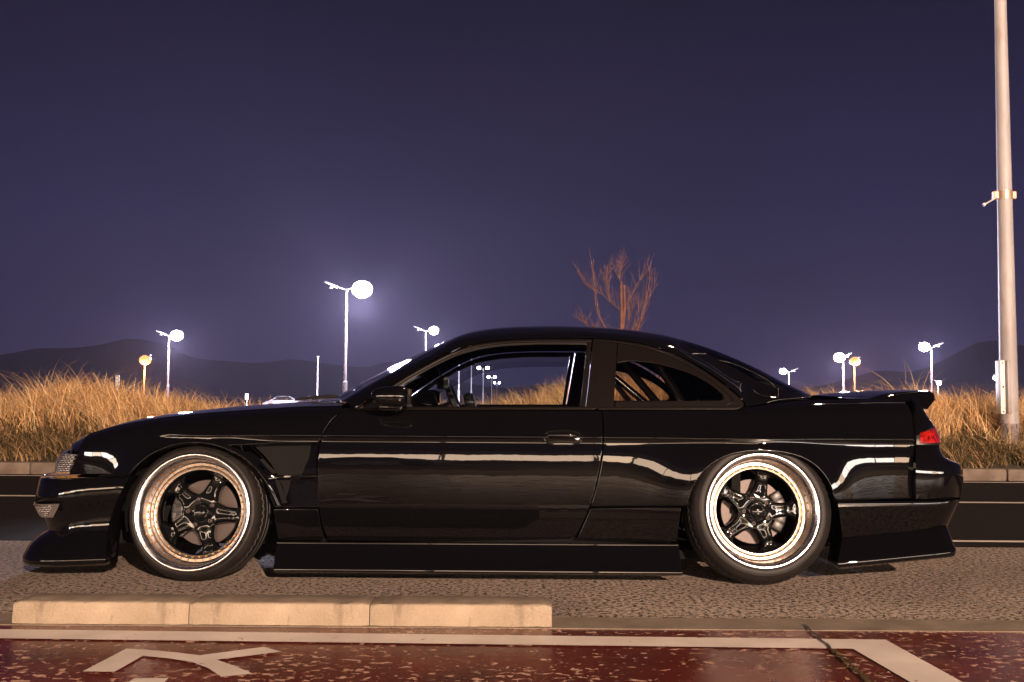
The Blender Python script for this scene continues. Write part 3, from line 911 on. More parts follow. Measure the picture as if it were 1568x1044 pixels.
def key_lamp(x, y, h, label, power):
    root = empty('street_lamp', (x, y, 0)); tag(root, label, 'street lamp', 'street lamps behind the camera')
    bm = bmesh.new(); tube(bm, [(0, 0, 0), (0, 0, 1.2), (0, 0, 1.25), (0, 0, h - .4), (0, .15, h), (0, 1.2, h + .25)], [.11, .11, .08, .055, .045, .035], 12)
    bm_obj('pole', bm, M['galv'], root, True)
    bm = bmesh.new(); box(bm, (-.17, 1.0, h + .17), (.17, 1.75, h + .31), .05, 3); hd = bm_obj('lamp_head', bm, M['galv'], root, True)
    bm = bmesh.new(); box(bm, (-.12, 1.1, h + .145), (.12, 1.65, h + .172), .01, 1); bm_obj('lens', bm, M['lamp_key'], hd)
    sp = point_light('lamp_light', (0, 1.4, h + .05), power, KEY_COL, root, .12, R(84))
    d_ = Vector((-x * 0.9, 7.5 - y - 1.4, -h + 0.4)); sp.rotation_euler = d_.to_track_quat('-Z', 'Y').to_euler()


key_lamp(8.5, -20.5, 7.8, 'sodium street lamp across the near road behind the camera', KEY_W)

# ------------------------------------------------------------------ night haze round everything, added to give the lamps their glow
bm = bmesh.new(); box(bm, (-3600, -80, -1.5), (3600, 2700, 330))
hz = bm_obj('haze', bm, None); hz['kind'] = 'stuff'
m = bpy.data.materials.new('night_haze'); m.use_nodes = True
n, l = m.node_tree.nodes, m.node_tree.links; n.clear()
o_ = n.new('ShaderNodeOutputMaterial'); pv = n.new('ShaderNodeVolumePrincipled')
pv.inputs['Color'].default_value = (0.72, 0.68, 0.95, 1); pv.inputs['Density'].default_value = HAZE_DENSITY
l.new(pv.outputs[0], o_.inputs['Volume']); hz.data.materials.append(m)

# =================================================================== THE CAR (local frame: x to the rear, y away from the camera, z up)
car = empty('sports_coupe', (0, CARY, 0))
tag(car, 'lowered glossy black two door coupe with deep polished wheels, parked side on', 'car')


def interp_curve(pts):
    P = np.array(pts, float)
    # monotone-ish smooth interpolation (PCHIP)
    x, y = P[:, 0], P[:, 1]
    h = np.diff(x); dl = np.diff(y) / h
    m = np.zeros(len(x)); m[0], m[-1] = dl[0], dl[-1]
    for i in range(1, len(x) - 1):
        if dl[i - 1] * dl[i] > 0:
            w1, w2 = 2 * h[i] + h[i - 1], h[i] + 2 * h[i - 1]
            m[i] = (w1 + w2) / (w1 / dl[i - 1] + w2 / dl[i])

    def f(v):
        v = np.asarray(v, float)
        i = np.clip(np.searchsorted(x, v) - 1, 0, len(x) - 2)
        t_ = np.clip((v - x[i]) / h[i], -0.5, 1.5)
        t2, t3 = t_ * t_, t_ ** 3
        return (2 * t3 - 3 * t2 + 1) * y[i] + (t3 - 2 * t2 + t_) * h[i] * m[i] + (-2 * t3 + 3 * t2) * y[i + 1] + (t3 - t2) * h[i] * m[i + 1]
    return f


# centre-line top silhouette (bonnet and boot) read on y = 0
hood_px = [(134, 672), (148, 664), (165, 657), (200, 646.5), (250, 636), (300, 629), (350, 624), (400, 619.5), (440, 617), (480, 614.5), (530, 611)]
hoodC = np.array([cp(a, b, 0.0) for a, b in hood_px])
boot_px = [(1225, 603), (1245, 607), (1270, 607), (1300, 607.5), (1330, 609), (1360, 611), (1400, 614), (1425, 617)]
bootC = np.array([cp(a, b, 0.0) for a, b in boot_px])
zc_hood = interp_curve([(p[0], p[2]) for p in hoodC])
zc_boot = interp_curve([(p[0], p[2]) for p in bootC])
belt_z = cp(784, 628, -0.83)[2]
XH0, XH1 = hoodC[0][0], hoodC[-1][0]
XB0, XB1 = bootC[0][0], bootC[-1][0]

# height of the shoulder crest, its inward run and drop
crest = interp_curve([(-2.16, 0.555), (-2.0, 0.625), (-1.8, 0.680), (-1.5, 0.728), (-1.2, 0.752), (-0.95, 0.768), (-0.80, 0.772), (-0.6, 0.766), (-0.3, 0.762), (0.4, 0.764), (0.9, 0.772), (1.05, 0.780), (1.22, 0.804), (1.40, 0.820), (1.6, 0.822), (1.8, 0.818), (2.1, 0.805)])
runw = interp_curve([(-2.3, 0.15), (-1.0, 0.16), (-0.78, 0.10), (-0.6, 0.03), (0.7, 0.03), (1.0, 0.08), (1.25, 0.15), (2.2, 0.16)])
drop = interp_curve([(-2.3, 0.085), (-1.0, 0.095), (-0.78, 0.06), (-0.6, 0.018), (0.7, 0.018), (1.0, 0.04), (1.25, 0.085), (2.2, 0.10)])
ARF = cp(306, 787, -0.86); ARR = cp(1163, 787, -0.86)
CREASE = cp(784, 668.5, -0.855)[2]


def sstep(a, b, v):
    t_ = np.clip((v - a) / (b - a), 0, 1); return t_ * t_ * (3 - 2 * t_)


def half_w(x, z):
    """half width of the body side at (x, z), shoulder left out"""
    B = 0.858 - 0.20 * np.clip((-1.40 - x) / 0.80, 0, 2) ** 2.0 - 0.11 * np.clip((x - 1.45) / 0.62, 0, 2) ** 2.2 - 0.008 * ((x - 0.2) / 1.4) ** 2
    z0 = 0.488
    d = -(z - z0) ** 2 / 3.1
    up = np.clip(z - CREASE, 0, 1)
    d = d - 0.16 * up - 0.55 * up ** 2
    d = d + 0.0045 * np.exp(-((z - CREASE) / 0.0075) ** 2) - 0.0035 * sstep(CREASE - 0.004, CREASE - 0.03, z) * np.exp(-((z - CREASE + 0.01) / 0.05) ** 2)
    rf = np.hypot((x - ARF[0]), (z - ARF[2])); rr = np.hypot((x - ARR[0]), (z - ARR[2]))
    fl = 0.042 * np.exp(-(np.clip(rf - 0.31, 0, 9) / 0.085) ** 1.6)
    rl = 0.040 * np.exp(-(np.clip(rr - 0.275, 0, 9) / np.where(x > ARR[0], 0.10, 0.17)) ** 1.8)
    return B + d + fl + rl


def S(x, z):
    """near side surface: returns y (negative)"""
    x = np.asarray(x, float); z = np.asarray(z, float)
    zt, w, h = crest(x), runw(x), drop(x)
    zs = zt - h
    q = np.clip((z - zs) / h, 0, 0.9985)
    sh = w * (1 - np.sqrt(1 - q * q))
    zz = np.minimum(z, zs + 0.35 * (z - zs))
    return -(half_w(x, np.where(z > zs, zz, z)) - sh)


def Snorm(x, z, f=None, e=0.002):
    f = f or S
    gx = (f(x + e, z) - f(x - e, z)) / (2 * e); gz = (f(x, z + e) - f(x, z - e)) / (2 * e)
    n = np.stack([gx, -np.ones_like(gx), gz], -1)
    return n / np.linalg.norm(n, axis=-1, keepdims=True)


def on_side(px, py, off=0.0, f=None):
    f = f or S
    y = -0.85
    for _ in range(5):
        p = cp(px, py, y)
        zt = float(crest(p[0]))
        p[2] = min(p[2], zt - 0.0004) if f is S else p[2]
        y = float(f(p[0], p[2])) - off
    return p[0], p[2]


def poly_offset(P, d):
    """inset a closed polyline (ccw) by d"""
    A = np.roll(P, 1, 0); Bq = np.roll(P, -1, 0)
    t1 = P - A; t2 = Bq - P
    t1 /= np.maximum(np.linalg.norm(t1, axis=1, keepdims=True), 1e-9); t2 /= np.maximum(np.linalg.norm(t2, axis=1, keepdims=True), 1e-9)
    n1 = np.stack([t1[:, 1], -t1[:, 0]], 1); n2 = np.stack([t2[:, 1], -t2[:, 0]], 1)
    n = n1 + n2; L = np.linalg.norm(n, axis=1, keepdims=True); n = n / np.maximum(L, 1e-9)
    m = 1 / np.maximum(0.5, np.sum(n * n1, axis=1, keepdims=True))
    return n * np.minimum(m, 1.6) * d, n


def densify(P, step):
    out = []
    for i in range(len(P)):
        a, b = np.array(P[i]), np.array(P[(i + 1) % len(P)])
        k = max(1, int(np.ceil(np.linalg.norm(b - a) / step)))
        for j in range(k): out.append(a + (b - a) * j / k)
    return np.array(out)


def panel_arrays(poly, f=S, off=0.0, inset=0.0016, roll=0.0045, depth=0.022, step=0.026, bstep=0.011, nf=None):
    P = np.array(poly, float)
    ar = 0.5 * np.sum(P[:, 0] * np.roll(P[:, 1], -1) - np.roll(P[:, 0], -1) * P[:, 1])
    if ar < 0: P = P[::-1]
    P = densify(P, bstep)
    keep = [0]
    for i in range(1, len(P)):
        if np.linalg.norm(P[i] - P[keep[-1]]) > 0.002: keep.append(i)
    P = P[keep]
    o_, n_ = poly_offset(P, inset + roll)
    Q = P - o_
    nb = len(Q)
    # interior points: fine in z near the crest
    x0, x1 = Q[:, 0].min(), Q[:, 0].max(); z0, z1 = Q[:, 1].min(), Q[:, 1].max()
    zl = list(np.arange(z0 + step / 2, z1, step))
    pts = []
    for i, x in enumerate(np.arange(x0 + step / 2, x1, step)):
        zt, h = float(crest(x)), float(drop(x)); zs = zt - h
        zl2 = [z for z in zl if z < zs] + [zs + h * math.sin(a) for a in np.linspace(0.1, 1.5, 9)] if f is S else zl
        for z in zl2: pts.append((x, z))
        if f is S:
            for k in range(-2, 3): pts.append((x, CREASE + k * 0.0045))
    pts = np.array(pts) if pts else np.zeros((0, 2))
    # inside test + clearance
    if len(pts):
        ins = np.zeros(len(pts), bool)
        xa, za = Q[:, 0], Q[:, 1]; xb, zb_ = np.roll(xa, -1), np.roll(za, -1)
        for i in range(nb):
            cnd = ((za[i] > pts[:, 1]) != (zb_[i] > pts[:, 1]))
            with np.errstate(divide='ignore', invalid='ignore'):
                xx = (xb[i] - xa[i]) * (pts[:, 1] - za[i]) / (zb_[i] - za[i] + 1e-15) + xa[i]
            ins ^= cnd & (pts[:, 0] < xx)
        pts = pts[ins]
        if len(pts):
            d2 = np.min(np.hypot(pts[:, None, 0] - Q[None, :, 0], pts[:, None, 1] - Q[None, :, 1]), 1)
            pts = pts[d2 > 0.0045]
    allp = np.vstack([Q, pts])
    vs, es, fs, ov, oe, of = delaunay_2d_cdt([Vector(p) for p in allp], [(i, (i + 1) % nb) for i in range(nb)], [], 1, 1e-6)
    A = np.array([(v[0], v[1]) for v in vs])
    fs = [tuple(q) for q in fs]
    ff = lambda x, z: f(x, z) - off
    Y = ff(A[:, 0], A[:, 1]); N = Snorm(A[:, 0], A[:, 1], f)
    V = np.stack([A[:, 0], Y, A[:, 1]], 1)
    V = list(V); Nn = list(N); Fs = []
    for q in fs:
        a, b, c_ = (V[i] for i in q[:3])
        nn = np.cross(b - a, c_ - a)
        Fs.append(q if np.dot(nn, N[q[0]]) > 0 else q[::-1])
    # rim: find boundary vertices in the triangulation for each Q
    idx = []
    for p in Q:
        idx.append(int(np.argmin((A[:, 0] - p[0]) ** 2 + (A[:, 1] - p[1]) ** 2)))
    prev = idx
    YQ = ff(Q[:, 0], Q[:, 1]); NQ = Snorm(Q[:, 0], Q[:, 1], f)
    rings = [(math.sin(a) * roll, (1 - math.cos(a)) * roll, a) for a in (0.4, 0.8, 1.2, math.pi / 2)] + [(roll, depth, math.pi / 2)]
    for (so, dn, a) in rings:
        new = []
        for i in range(nb):
            p = Q[i] + n_[i] * so
            base = np.array([p[0], YQ[i], p[1]])
            v = base - NQ[i] * dn
            nn = NQ[i] * math.cos(a) + np.array([n_[i][0], 0, n_[i][1]]) * math.sin(a)
            new.append(len(V)); V.append(v); Nn.append(nn / np.linalg.norm(nn))
        for i in range(nb):
            j = (i + 1) % nb
            Fs.append((prev[i], new[i], new[j], prev[j]) if prev[i] != prev[j] else (prev[i], new[i], new[j]))
        prev = new
    # orient rim faces by normals
    V = np.array(V); Nn = np.array(Nn); F2 = []
    for q in Fs:
        a, b, c_ = V[q[0]], V[q[1]], V[q[2]]
        nn = np.cross(b - a, c_ - a)
        F2.append(q if np.dot(nn, Nn[list(q)].sum(0)) >= 0 else tuple(q[::-1]))
    return V, F2, Nn


def both(name, V, Fs, N, material, parent=None, mirror_it=True, smooth=True):
    o = mesh_obj(name, V, Fs, material, parent or car, smooth, N)
    o2 = None
    if mirror_it:
        V2, F2, N2 = mirror(V, Fs, N)
        p2 = parent.get('_m') if False else None
        o2 = mesh_obj(name, V2, F2, material, parent or car, smooth, N2)
    return o, o2


def panel(name, px_poly, material=None, off=0.0, f=S, mirror_it=True, parent=None, **kw):
    poly = [on_side(*p, off=off, f=f) if len(p) == 2 else (p[0], p[1]) for p in px_poly]
    V, Fs, N = panel_arrays(poly, f, off, **kw)
    return both(name, V, Fs, N, material or M['paint'], parent, mirror_it)


def crest_pts(xa, xb, n=24):
    """polygon points along the crest (flagged with a third value so they pass through unprojected)"""
    return [(x, float(crest(x)) - 0.0004, 0) for x in np.linspace(xa, xb, n)]


def cv(pts, n=16):
    return [tuple(p) for p in smooth_curve(pts, n)]


# ---------------- loft between 3-D curves
def loft(name, curves, material, n=48, mirror_it=True, parent=None, flip=None, thick=0.0, ref=None, sub=None):
    C3 = [resample(c, n) for c in curves]
    if sub:
        C3 = np.array(C3); m_ = len(C3)
        C3 = [smooth_curve(C3[:, i], sub) for i in range(n)] if m_ > 2 else [resample(C3[:, i], sub) for i in range(n)]
        C3 = np.array(C3).transpose(1, 0, 2)
    V = [p for c in C3 for p in c]
    Fs = grid_faces(len(C3), n)
    ref = ref or (lambda p: np.array([0, -1.0, 0.25]))
    if not outward_ok(V, Fs, ref): Fs = [q[::-1] for q in Fs]
    if thick:
        pass
    return both(name, V, Fs, None, material, parent, mirror_it)


# ------------------------------------------------ side panels
arch_f = cv([(426, 776), (418, 758), (405, 738), (390, 718), (372, 702), (350, 690), (325, 682), (300, 679), (272, 681), (247, 689), (225, 701), (206, 718), (198, 728)], 40)
door_front = cv([(524, 628), (509, 643), (497, 660), (489.5, 680), (486.5, 700), (486, 730), (486.5, 765), (489.5, 790), (496, 814), (504, 827.5)], 30)
door_rear = cv([(881, 823), (893, 801), (902, 780), (910, 755), (917, 727), (921.5, 700), (923.5, 675), (923.5, 655), (922, 628.5)], 30)

# front wing with the flange strip round the arch; the two vents are let into it
df = [p for p in door_front if p[1] < 676]
x_dt = on_side(524, 628)[0]
wing = crest_pts(on_side(121, 696)[0], x_dt - 0.004) + df + [(486.5, 678.5), (430, 679.5), (352, 682.5), (366, 686), (381, 694), (392, 705), (400, 716), (407, 728.5), (413, 738), (421, 752), (428, 768), (432, 775.5)] + arch_f + [(150, 727), (105, 727), (106, 722), (119, 697)]
panel('front_wing', wing)
XD = on_side(488, 700)[0]
SV = lambda x, z: -0.800 + 0.16 * (XD - np.asarray(x, float)) + (np.asarray(z, float) - 0.62) * 0.11
vent_hi = panel('vent_panel', [(366, 681), (488, 677), (488, 732), (396, 733)], M['paint'], f=SV, depth=0.01, roll=0.002)
vent_lo = panel('vent_panel', [(402, 731), (488, 729), (488, 777), (420, 777)], M['paint'], f=SV, off=0.012, depth=0.01, roll=0.002)
panel('vent_rib', [(406, 727.5), (486.3, 726.5), (486.3, 731.5), (411.5, 733)], off=0.001, roll=0.003, depth=0.035, step=0.05)
panel('wing_brace', [(396, 703), (403, 701.5), (425, 724), (417, 726.5)], M['dark'], off=-0.012, roll=0.0012, depth=0.02, step=0.05)
panel('wing_brace', [(420, 734), (428, 734), (441, 770), (432, 772)], M['dark'], off=-0.010, roll=0.0012, depth=0.02, step=0.05)
panel('wing_skirt', [(418, 778.5), (487.5, 778.5), (491, 800), (497.5, 826.5), (425.5, 827.5), (421, 800)], off=0.006)
# door
door = panel('door', door_front + [(700, 826.5)] + door_rear + crest_pts(on_side(921, 629)[0], x_dt + 0.004, 40)[1:-1])
# rear quarter
arch_r = cv([(1277, 762), (1272, 745), (1262, 728), (1248, 713), (1228, 701), (1200, 693.5), (1165, 691), (1130, 694), (1106, 702), (1086, 715), (1071, 731), (1060, 751), (1053, 775)], 40)
xq0, xq1 = on_side(924, 629)[0], on_side(1400.5, 650)[0]
quart = crest_pts(xq0 + 0.002, xq1, 50) + [(1401, 683), (1401, 763.5), (1281, 766.5)] + arch_r + [(980, 775.3), (905, 775.8)] + [p for p in door_rear if p[1] < 774]
panel('rear_quarter', quart)
panel('quarter_skirt', [(904, 777.8), (1043.5, 776.5), (1041, 800), (1037, 831), (883, 825), (893, 803)], off=0.004)
# rear valance below the seam, and its flared spat, are built further down


# ------------------------------------------------ bonnet and boot lid (height fields over x, y)
def top_panel(name, xr, zc, edge_in, material=None, nx=60, ny=40, lip=None, nose=None):
    xs = np.linspace(xr[0], xr[1], nx)
    V = []
    for i, x in enumerate(xs):
        ze = float(crest(x)) - 0.0006
        ye = float(half_w(x, ze - 0.06)) - float(runw(x)) - edge_in
        zcx = float(zc(x))
        for v in np.linspace(-1, 1, ny):
            y = ye * v
            a = 1 - abs(v) ** 2.3
            z = ze + (zcx - ze) * a
            xx = x
            if nose: xx, z = nose(x, z, v, i / (nx - 1))
            if lip: z = z + lip(x, v)
            V.append((xx, y, z))
    Fs = grid_faces(nx, ny)
    if not outward_ok(V, Fs, lambda p: np.array([0, 0, 1.0])): Fs = [q[::-1] for q in Fs]
    # folded edge all round
    per = [j for j in range(ny)] + [i * ny + ny - 1 for i in range(1, nx)] + [(nx - 1) * ny + j for j in range(ny - 2, -1, -1)] + [i * ny for i in range(nx - 2, 0, -1)]
    b = len(V)
    for k in per:
        V.append((V[k][0], V[k][1] * 0.999, V[k][2] - 0.03))
    m_ = len(per)
    for k in range(m_):
        j = (k + 1) % m_
        Fs.append((per[k], per[j], b + j, b + k))
    me_o = mesh_obj(name, V, Fs, material or M['paint'], car)
    me_o.data.set_sharp_from_angle(angle=R(50))
    return me_o


def nose_bend(x, z, v, u):
    # the leading edge runs back towards the headlamps
    k = (1 - u) ** 2
    return x + 0.10 * abs(v) ** 2.2 * k * 1.2, z


top_panel('bonnet', (XH0 + 0.005, -0.78), zc_hood, 0.004, nose=nose_bend)


def duck(x, v):
    return 0.0


top_panel('boot_lid', (XB0 + 0.03, 1.935), zc_boot, 0.004)
# rear wing (ducktail), a solid swept lip on the boot
wing_prof = []
NY = 41
V = []
sec_px = [(1334, 610), (1352, 604.5), (1375, 601), (1400, 599.3), (1419, 599), (1426.5, 601.5), (1427.5, 605.5), (1424.5, 611.5), (1419.5, 618), (1413, 624), (1392, 628)]
near = np.array([cp(a, b, -0.56) for a, b in sec_px])
for j, v in enumerate([-1.07, -1.04] + list(np.linspace(-1, 1, NY - 4)) + [1.04, 1.07]):
    edge_ = {1.04: 0.55, 1.07: 0.12}.get(abs(v), 1.0); v_ = v; v = max(-1, min(1, v))
    bow = 0.07 * (1 - abs(v) ** 2.5)
    tip = 1 - 0.45 * sstep(0.93, 1.0, abs(v)) ** 2
    for k, p in enumerate(near):
        zb_ = near[0][2] + (near[-1][2] - near[0][2]) * (p[0] - near[0][0]) / (near[-1][0] - near[0][0])
        base = float(zc_boot(min(p[0], XB1))) - 0.028
        zz = p[2]
        if k < 7: zz = base + (p[2] - base) * tip
        zl_ = near[-1][2]
        zz = zl_ + (zz - zl_) * (edge_ if zz > zl_ else 1)
        xl_ = near[-1][0]
        V.append((xl_ + (p[0] - xl_) * (0.45 + 0.55 * edge_) + bow * (p[0] - near[0][0]) / 0.26, v_ * 0.59, zz + 0.012 * (1 - v * v)))
Fs = grid_faces(NY, len(near))
ns = len(near)
Fs += [tuple(range(ns)), tuple(((NY - 1) * ns + k) for k in range(ns))[::-1]]
Fs += [(j * ns + ns - 1, (j + 1) * ns + ns - 1, (j + 1) * ns, j * ns) for j in range(NY - 1)]
bm = bmesh.new(); vv = [bm.verts.new(v) for v in V]
for q in Fs:
    try: bm.faces.new([vv[i] for i in q])
    except ValueError: pass
bm_obj('rear_wing', bm, M['paint'], car, True, 60)


# ------------------------------------------------ greenhouse
E_px = [(527, 613), (560, 593.5), (600, 571), (650, 546), (690, 523.5), (715, 515), (760, 509), (840, 505.5), (900, 506), (940, 508.5), (985, 514), (1028, 522), (1046, 534), (1075, 549), (1110, 571), (1150, 595), (1176, 604), (1205, 607.5), (1243, 607)]
E_y = [-0.70, -0.675, -0.645, -0.605, -0.575, -0.56, -0.55, -0.545, -0.545, -0.545, -0.55, -0.56, -0.565, -0.58, -0.60, -0.625, -0.64, -0.65, -0.66]
E3 = np.array([cp(a, b, y) for (a, b), y in zip(E_px, E_y)])
# centre line: windscreen, roof, rear screen
def E_to_C(p, i):
    x, z = p[0], p[2]
    u = i / (len(E3) - 1)
    return None


sil = [(525, 611), (560, 590), (600, 567.5), (640, 545), (690, 520), (710, 511.5), (740, 505), (780, 501), (840, 499.3), (900, 500.5), (960, 504.5), (1000, 510), (1030, 516), (1080, 531), (1120, 546.5), (1160, 565), (1200, 586.5), (1240, 605)]
# intermediate rail (the silhouette) lies inboard of E
I_y = [-0.60, -0.56, -0.50, -0.45, -0.42, -0.40, -0.39, -0.38, -0.37, -0.37, -0.37, -0.37, -0.38, -0.38, -0.39, -0.40, -0.43, -0.50]
I3 = np.array([cp(a, b, y) for (a, b), y in zip(sil, I_y)])
NS = 150


def split_resample(P, xs):
    """points of smooth curve P at parameter fractions"""
    return smooth_curve(P, NS)


# line the curves up by landmarks: screen top and rear screen top
def seg_curve(P, cuts, ns):
    out = []
    C = smooth_curve(P, 900)
    idx = [0] + [int(np.argmin(np.abs(C[:, 0] - c_))) for c_ in cuts] + [899]
    for a, b, n in zip(idx[:-1], idx[1:], ns):
        out.append(resample(C[a:b + 1], n))
    return out


nseg = (46, 60, 46)
Eseg = seg_curve(E3, (cp(712, 516, -.56)[0], cp(1030, 523, -.56)[0]), nseg)
Iseg = seg_curve(I3, (cp(712, 511, -.40)[0], cp(1028, 516, -.38)[0]), nseg)
roof_names = ('windscreen', 'roof', 'rear_screen')
roof_mats = (M['screen_glass'], M['paint'], M['screen_glass'])
for nm, mt_, Ea, Ia, si in zip(roof_names, roof_mats, Eseg, Iseg, range(3)):
    V = []
    n = len(Ea)
    NT_ = 37
    for i in range(n):
        u = i / (n - 1)
        e, m_ = Ea[i], Ia[i]
        # centre point: continue the bulge, forward for the screen, rearward for the rear screen
        fx = (-0.13 * (1 - u) if si == 0 else (0.10 * u if si == 2 else 0)) 
        dz = {0: 0.010, 1: 0.012, 2: 0.008}[si]
        c_ = np.array([m_[0] + fx * 0.9, 0, m_[2] + dz + (0.010 if si == 1 else 0.004 + 0.006 * (u if si == 0 else 1 - u))])
        half = []
        # quadratic-like profile through e, m_, c_ (flat tangent at the centre)
        ym, ye = abs(m_[1]), abs(e[1])
        for v in np.linspace(-1, 1, NT_):
            y = ye * v
            a = abs(y)
            if a <= ym:
                t_ = a / ym
                k = t_ ** 2
                p = c_ + (m_ - c_) * k
            else:
                t_ = (a - ym) / (ye - ym)
                # start slope continuous-ish
                k = t_ * 0.45 + 0.55 * t_ ** 2.2
                p = m_ + (e - m_) * k
            V.append((p[0], y, p[2]))
    V = np.array(V)
    Fs = grid_faces(n, NT_)
    if not outward_ok(V, Fs, lambda p: np.array([0, 0, 1.0])): Fs = [q[::-1] for q in Fs]
    if nm == 'roof':
        o = mesh_obj(nm, V, Fs, mt_, car)
    else:
        # glass with a black printed band round it
        band = 0.10
        g_f, b_f = [], []
        for q in Fs:
            i = min(q) // NT_; j = min(q) % NT_
            v = abs(-1 + 2 * (j + .5) / (NT_ - 1)); u = (i + .5) / (n - 1)
            edge = v > 0.90 or (u > 0.93) or (u < 0.07)
            (b_f if edge else g_f).append(q)
        o = mesh_obj(nm, V, g_f, mt_, car)
        mesh_obj('screen_band', V, b_f, M['paint'], o)
    if nm == 'roof':
        Ve = [tuple(V[i * NT_]) for i in range(n)]

# side strips: A pillar / drip rail / C pillar
top_line_px = [(541, 625), (570, 607), (600, 588), (625, 572), (650, 558), (680, 542), (705, 531.5), (735, 524), (775, 519.5), (830, 517.5), (905, 517.5)]
TL_y = [-0.795, -0.775, -0.75, -0.73, -0.71, -0.69, -0.672, -0.662, -0.655, -0.652, -0.65]
TL3 = np.array([cp(a, b, y) for (a, b), y in zip(top_line_px, TL_y)])
qline_px = [(905, 517.5), (940, 519.5), (985, 526), (1030, 540), (1065, 557), (1095, 576), (1120, 595), (1137, 611), (1142, 619), (1139, 624), (1130, 626.5)]
QL_y = [-0.65, -0.65, -0.655, -0.67, -0.69, -0.715, -0.745, -0.775, -0.79, -0.797, -0.80]
QL3 = np.array([cp(a, b, y) for (a, b), y in zip(qline_px, QL_y)])
Eall = smooth_curve(E3, 400)
e_at = lambda px: int(np.argmin([abs(car_px(p)[0] - px) for p in Eall]))
ia, ib, ic = e_at(527), e_at(905), e_at(1242)


def strip(name, top, bot, material, n=70, bulge=0.006, seg=7, extra_low=None):
    A = resample(top, n); Bc = resample(bot, n)
    rows = []
    for k in np.linspace(0, 1, seg):
        P = A + (Bc - A) * k
        P = P + np.array([0, -1.0, 0.25]) * bulge * (4 * k * (1 - k))[..., None] if False else P + np.outer(np.full(n, 4 * k * (1 - k) * bulge), np.array([0, -1.0, 0.3]))
        rows.append(P)
    return loft(name, rows, material, n)


strip('a_pillar', Eall[ia:ib + 1], TL3, M['paint'], bulge=0.010)
# C pillar flows from the rear screen edge down to the quarter window and the wing crest
low = list(smooth_curve(QL3[:9], 60))
xs_c = np.linspace(QL3[8][0] + 0.01, Eall[ic][0], 20)
low += [np.array([x, float(S(x, crest(x) - 0.0004)), float(crest(x)) - 0.0006]) for x in xs_c]
strip('c_pillar', Eall[ib:ic + 1], np.array(low), M['paint'], n=90, bulge=0.012, seg=9)


# side glazing surface: y from the belt to the top line
def G(x, z):
    x = np.asarray(x, float); z = np.asarray(z, float)
    zt = np.interp(x, np.r_[TL3[:, 0], QL3[1:9, 0]], np.r_[TL3[:, 2], QL3[1:9, 2]])
    yt = np.interp(x, np.r_[TL3[:, 0], QL3[1:9, 0]], np.r_[TL3[:, 1], QL3[1:9, 1]])
    u = np.clip((z - belt_z) / np.maximum(1.085 - belt_z, 0.02), -0.3, 1.3)
    return -0.800 + 0.150 * u - 0.018 * np.clip(u * (1 - u), -.3, 1)


def gpanel(name, px, material, off=0.0, parent=None, **kw):
    kw.setdefault('roll', 0.003); kw.setdefault('depth', 0.006); kw.setdefault('step', 0.035); kw.setdefault('inset', 0.0)
    return panel(name, px, material, off=off, f=G, parent=parent, **kw)


def strip_poly(line, w):
    """closed polygon around an open pixel polyline, w px wide to one side"""
    P = np.array(line, float)
    t_ = np.gradient(P, axis=0); t_ /= np.linalg.norm(t_, axis=1, keepdims=True)
    n_ = np.stack([-t_[:, 1], t_[:, 0]], 1)
    return [tuple(p) for p in P] + [tuple(p) for p in (P + n_ * w)[::-1]]


# brown-black drip trim over the door window, then the visor and the dark frame
trim_line = cv([(545, 624.5), (572, 606.5), (602, 587.5), (628, 571.5), (652, 558), (682, 542.5), (707, 532.5), (737, 525), (777, 520.3), (830, 518.3), (906, 518.5)], 40)
gpanel('window_trim', strip_poly(trim_line, 5.2), M['gloss_trim'], 0.012, roll=0.006, depth=0.014)
frame_line = cv([(585, 604), (610, 588), (634, 573), (656, 560.5), (684, 546.5), (709, 537), (739, 529.5), (779, 525), (830, 523), (900, 523.5)], 40)
gpanel('door_frame', strip_poly(frame_line, 4.5), M['trim'], 0.004)
visor_in = cv([(668, 556.5), (690, 546.5), (715, 540), (745, 535.5), (790, 532.0), (840, 530.6), (893, 531.0)], 30)
visor_out = cv([(640, 573), (657, 563.5), (685, 549.5), (710, 540), (740, 532), (780, 528), (830, 526), (898, 526.5)], 30)
gpanel('wind_visor', [tuple(p) for p in visor_out] + [(893, 545.5), (846, 546), (800, 547), (765, 549.5), (735, 555), (708, 564), (690, 573), (668, 584), (650, 592), (634, 600), (625, 603.5), (622, 596)], M['tint_glass'], 0.010, depth=0.003, roll=0.002)
gpanel('sail_panel', [(541, 625.5), (600, 590.5), (624, 597), (628, 612), (632, 624), (630, 626.5)], M['trim'], 0.006)
# rear upright of the door frame and the black B pillar
gpanel('door_frame', [(899, 523.5), (906.5, 519.5), (901, 570), (894.5, 626), (888, 626), (894, 570)], M['gloss_trim'], 0.008, roll=0.003)
gpanel('b_pillar', [(908, 518.5), (917, 518.6), (945, 521), (944, 555), (941, 600), (940, 626), (896.5, 626), (903, 570)], M['gloss_trim'], 0.005, depth=0.02)
# quarter window: black printed border and a clear middle
qo = cv([(946, 521.2), (985, 527.5), (1029, 541.5), (1063, 558.5), (1093, 577.5), (1118, 596.5), (1135, 612), (1140, 619.5), (1137, 623.5), (1128, 626)], 40)
qi = cv([(944, 556), (965, 553), (1000, 556), (1040, 566), (1068, 577), (1091, 591), (1106, 604), (1108, 610), (1102, 613)], 30)
gpanel('quarter_window_band', [tuple(p) for p in qo] + [(1030, 626), (941, 626), (942, 614), (1010, 613.5)] + [tuple(p) for p in qi[::-1]], M['gloss_trim'], 0.005)
qw = gpanel('quarter_window', [(943, 557)] + [tuple(p) for p in qi] + [(1010, 612.8), (942.6, 613.2)], M['tint_glass'], 0.003, roll=0.001, depth=0.002)
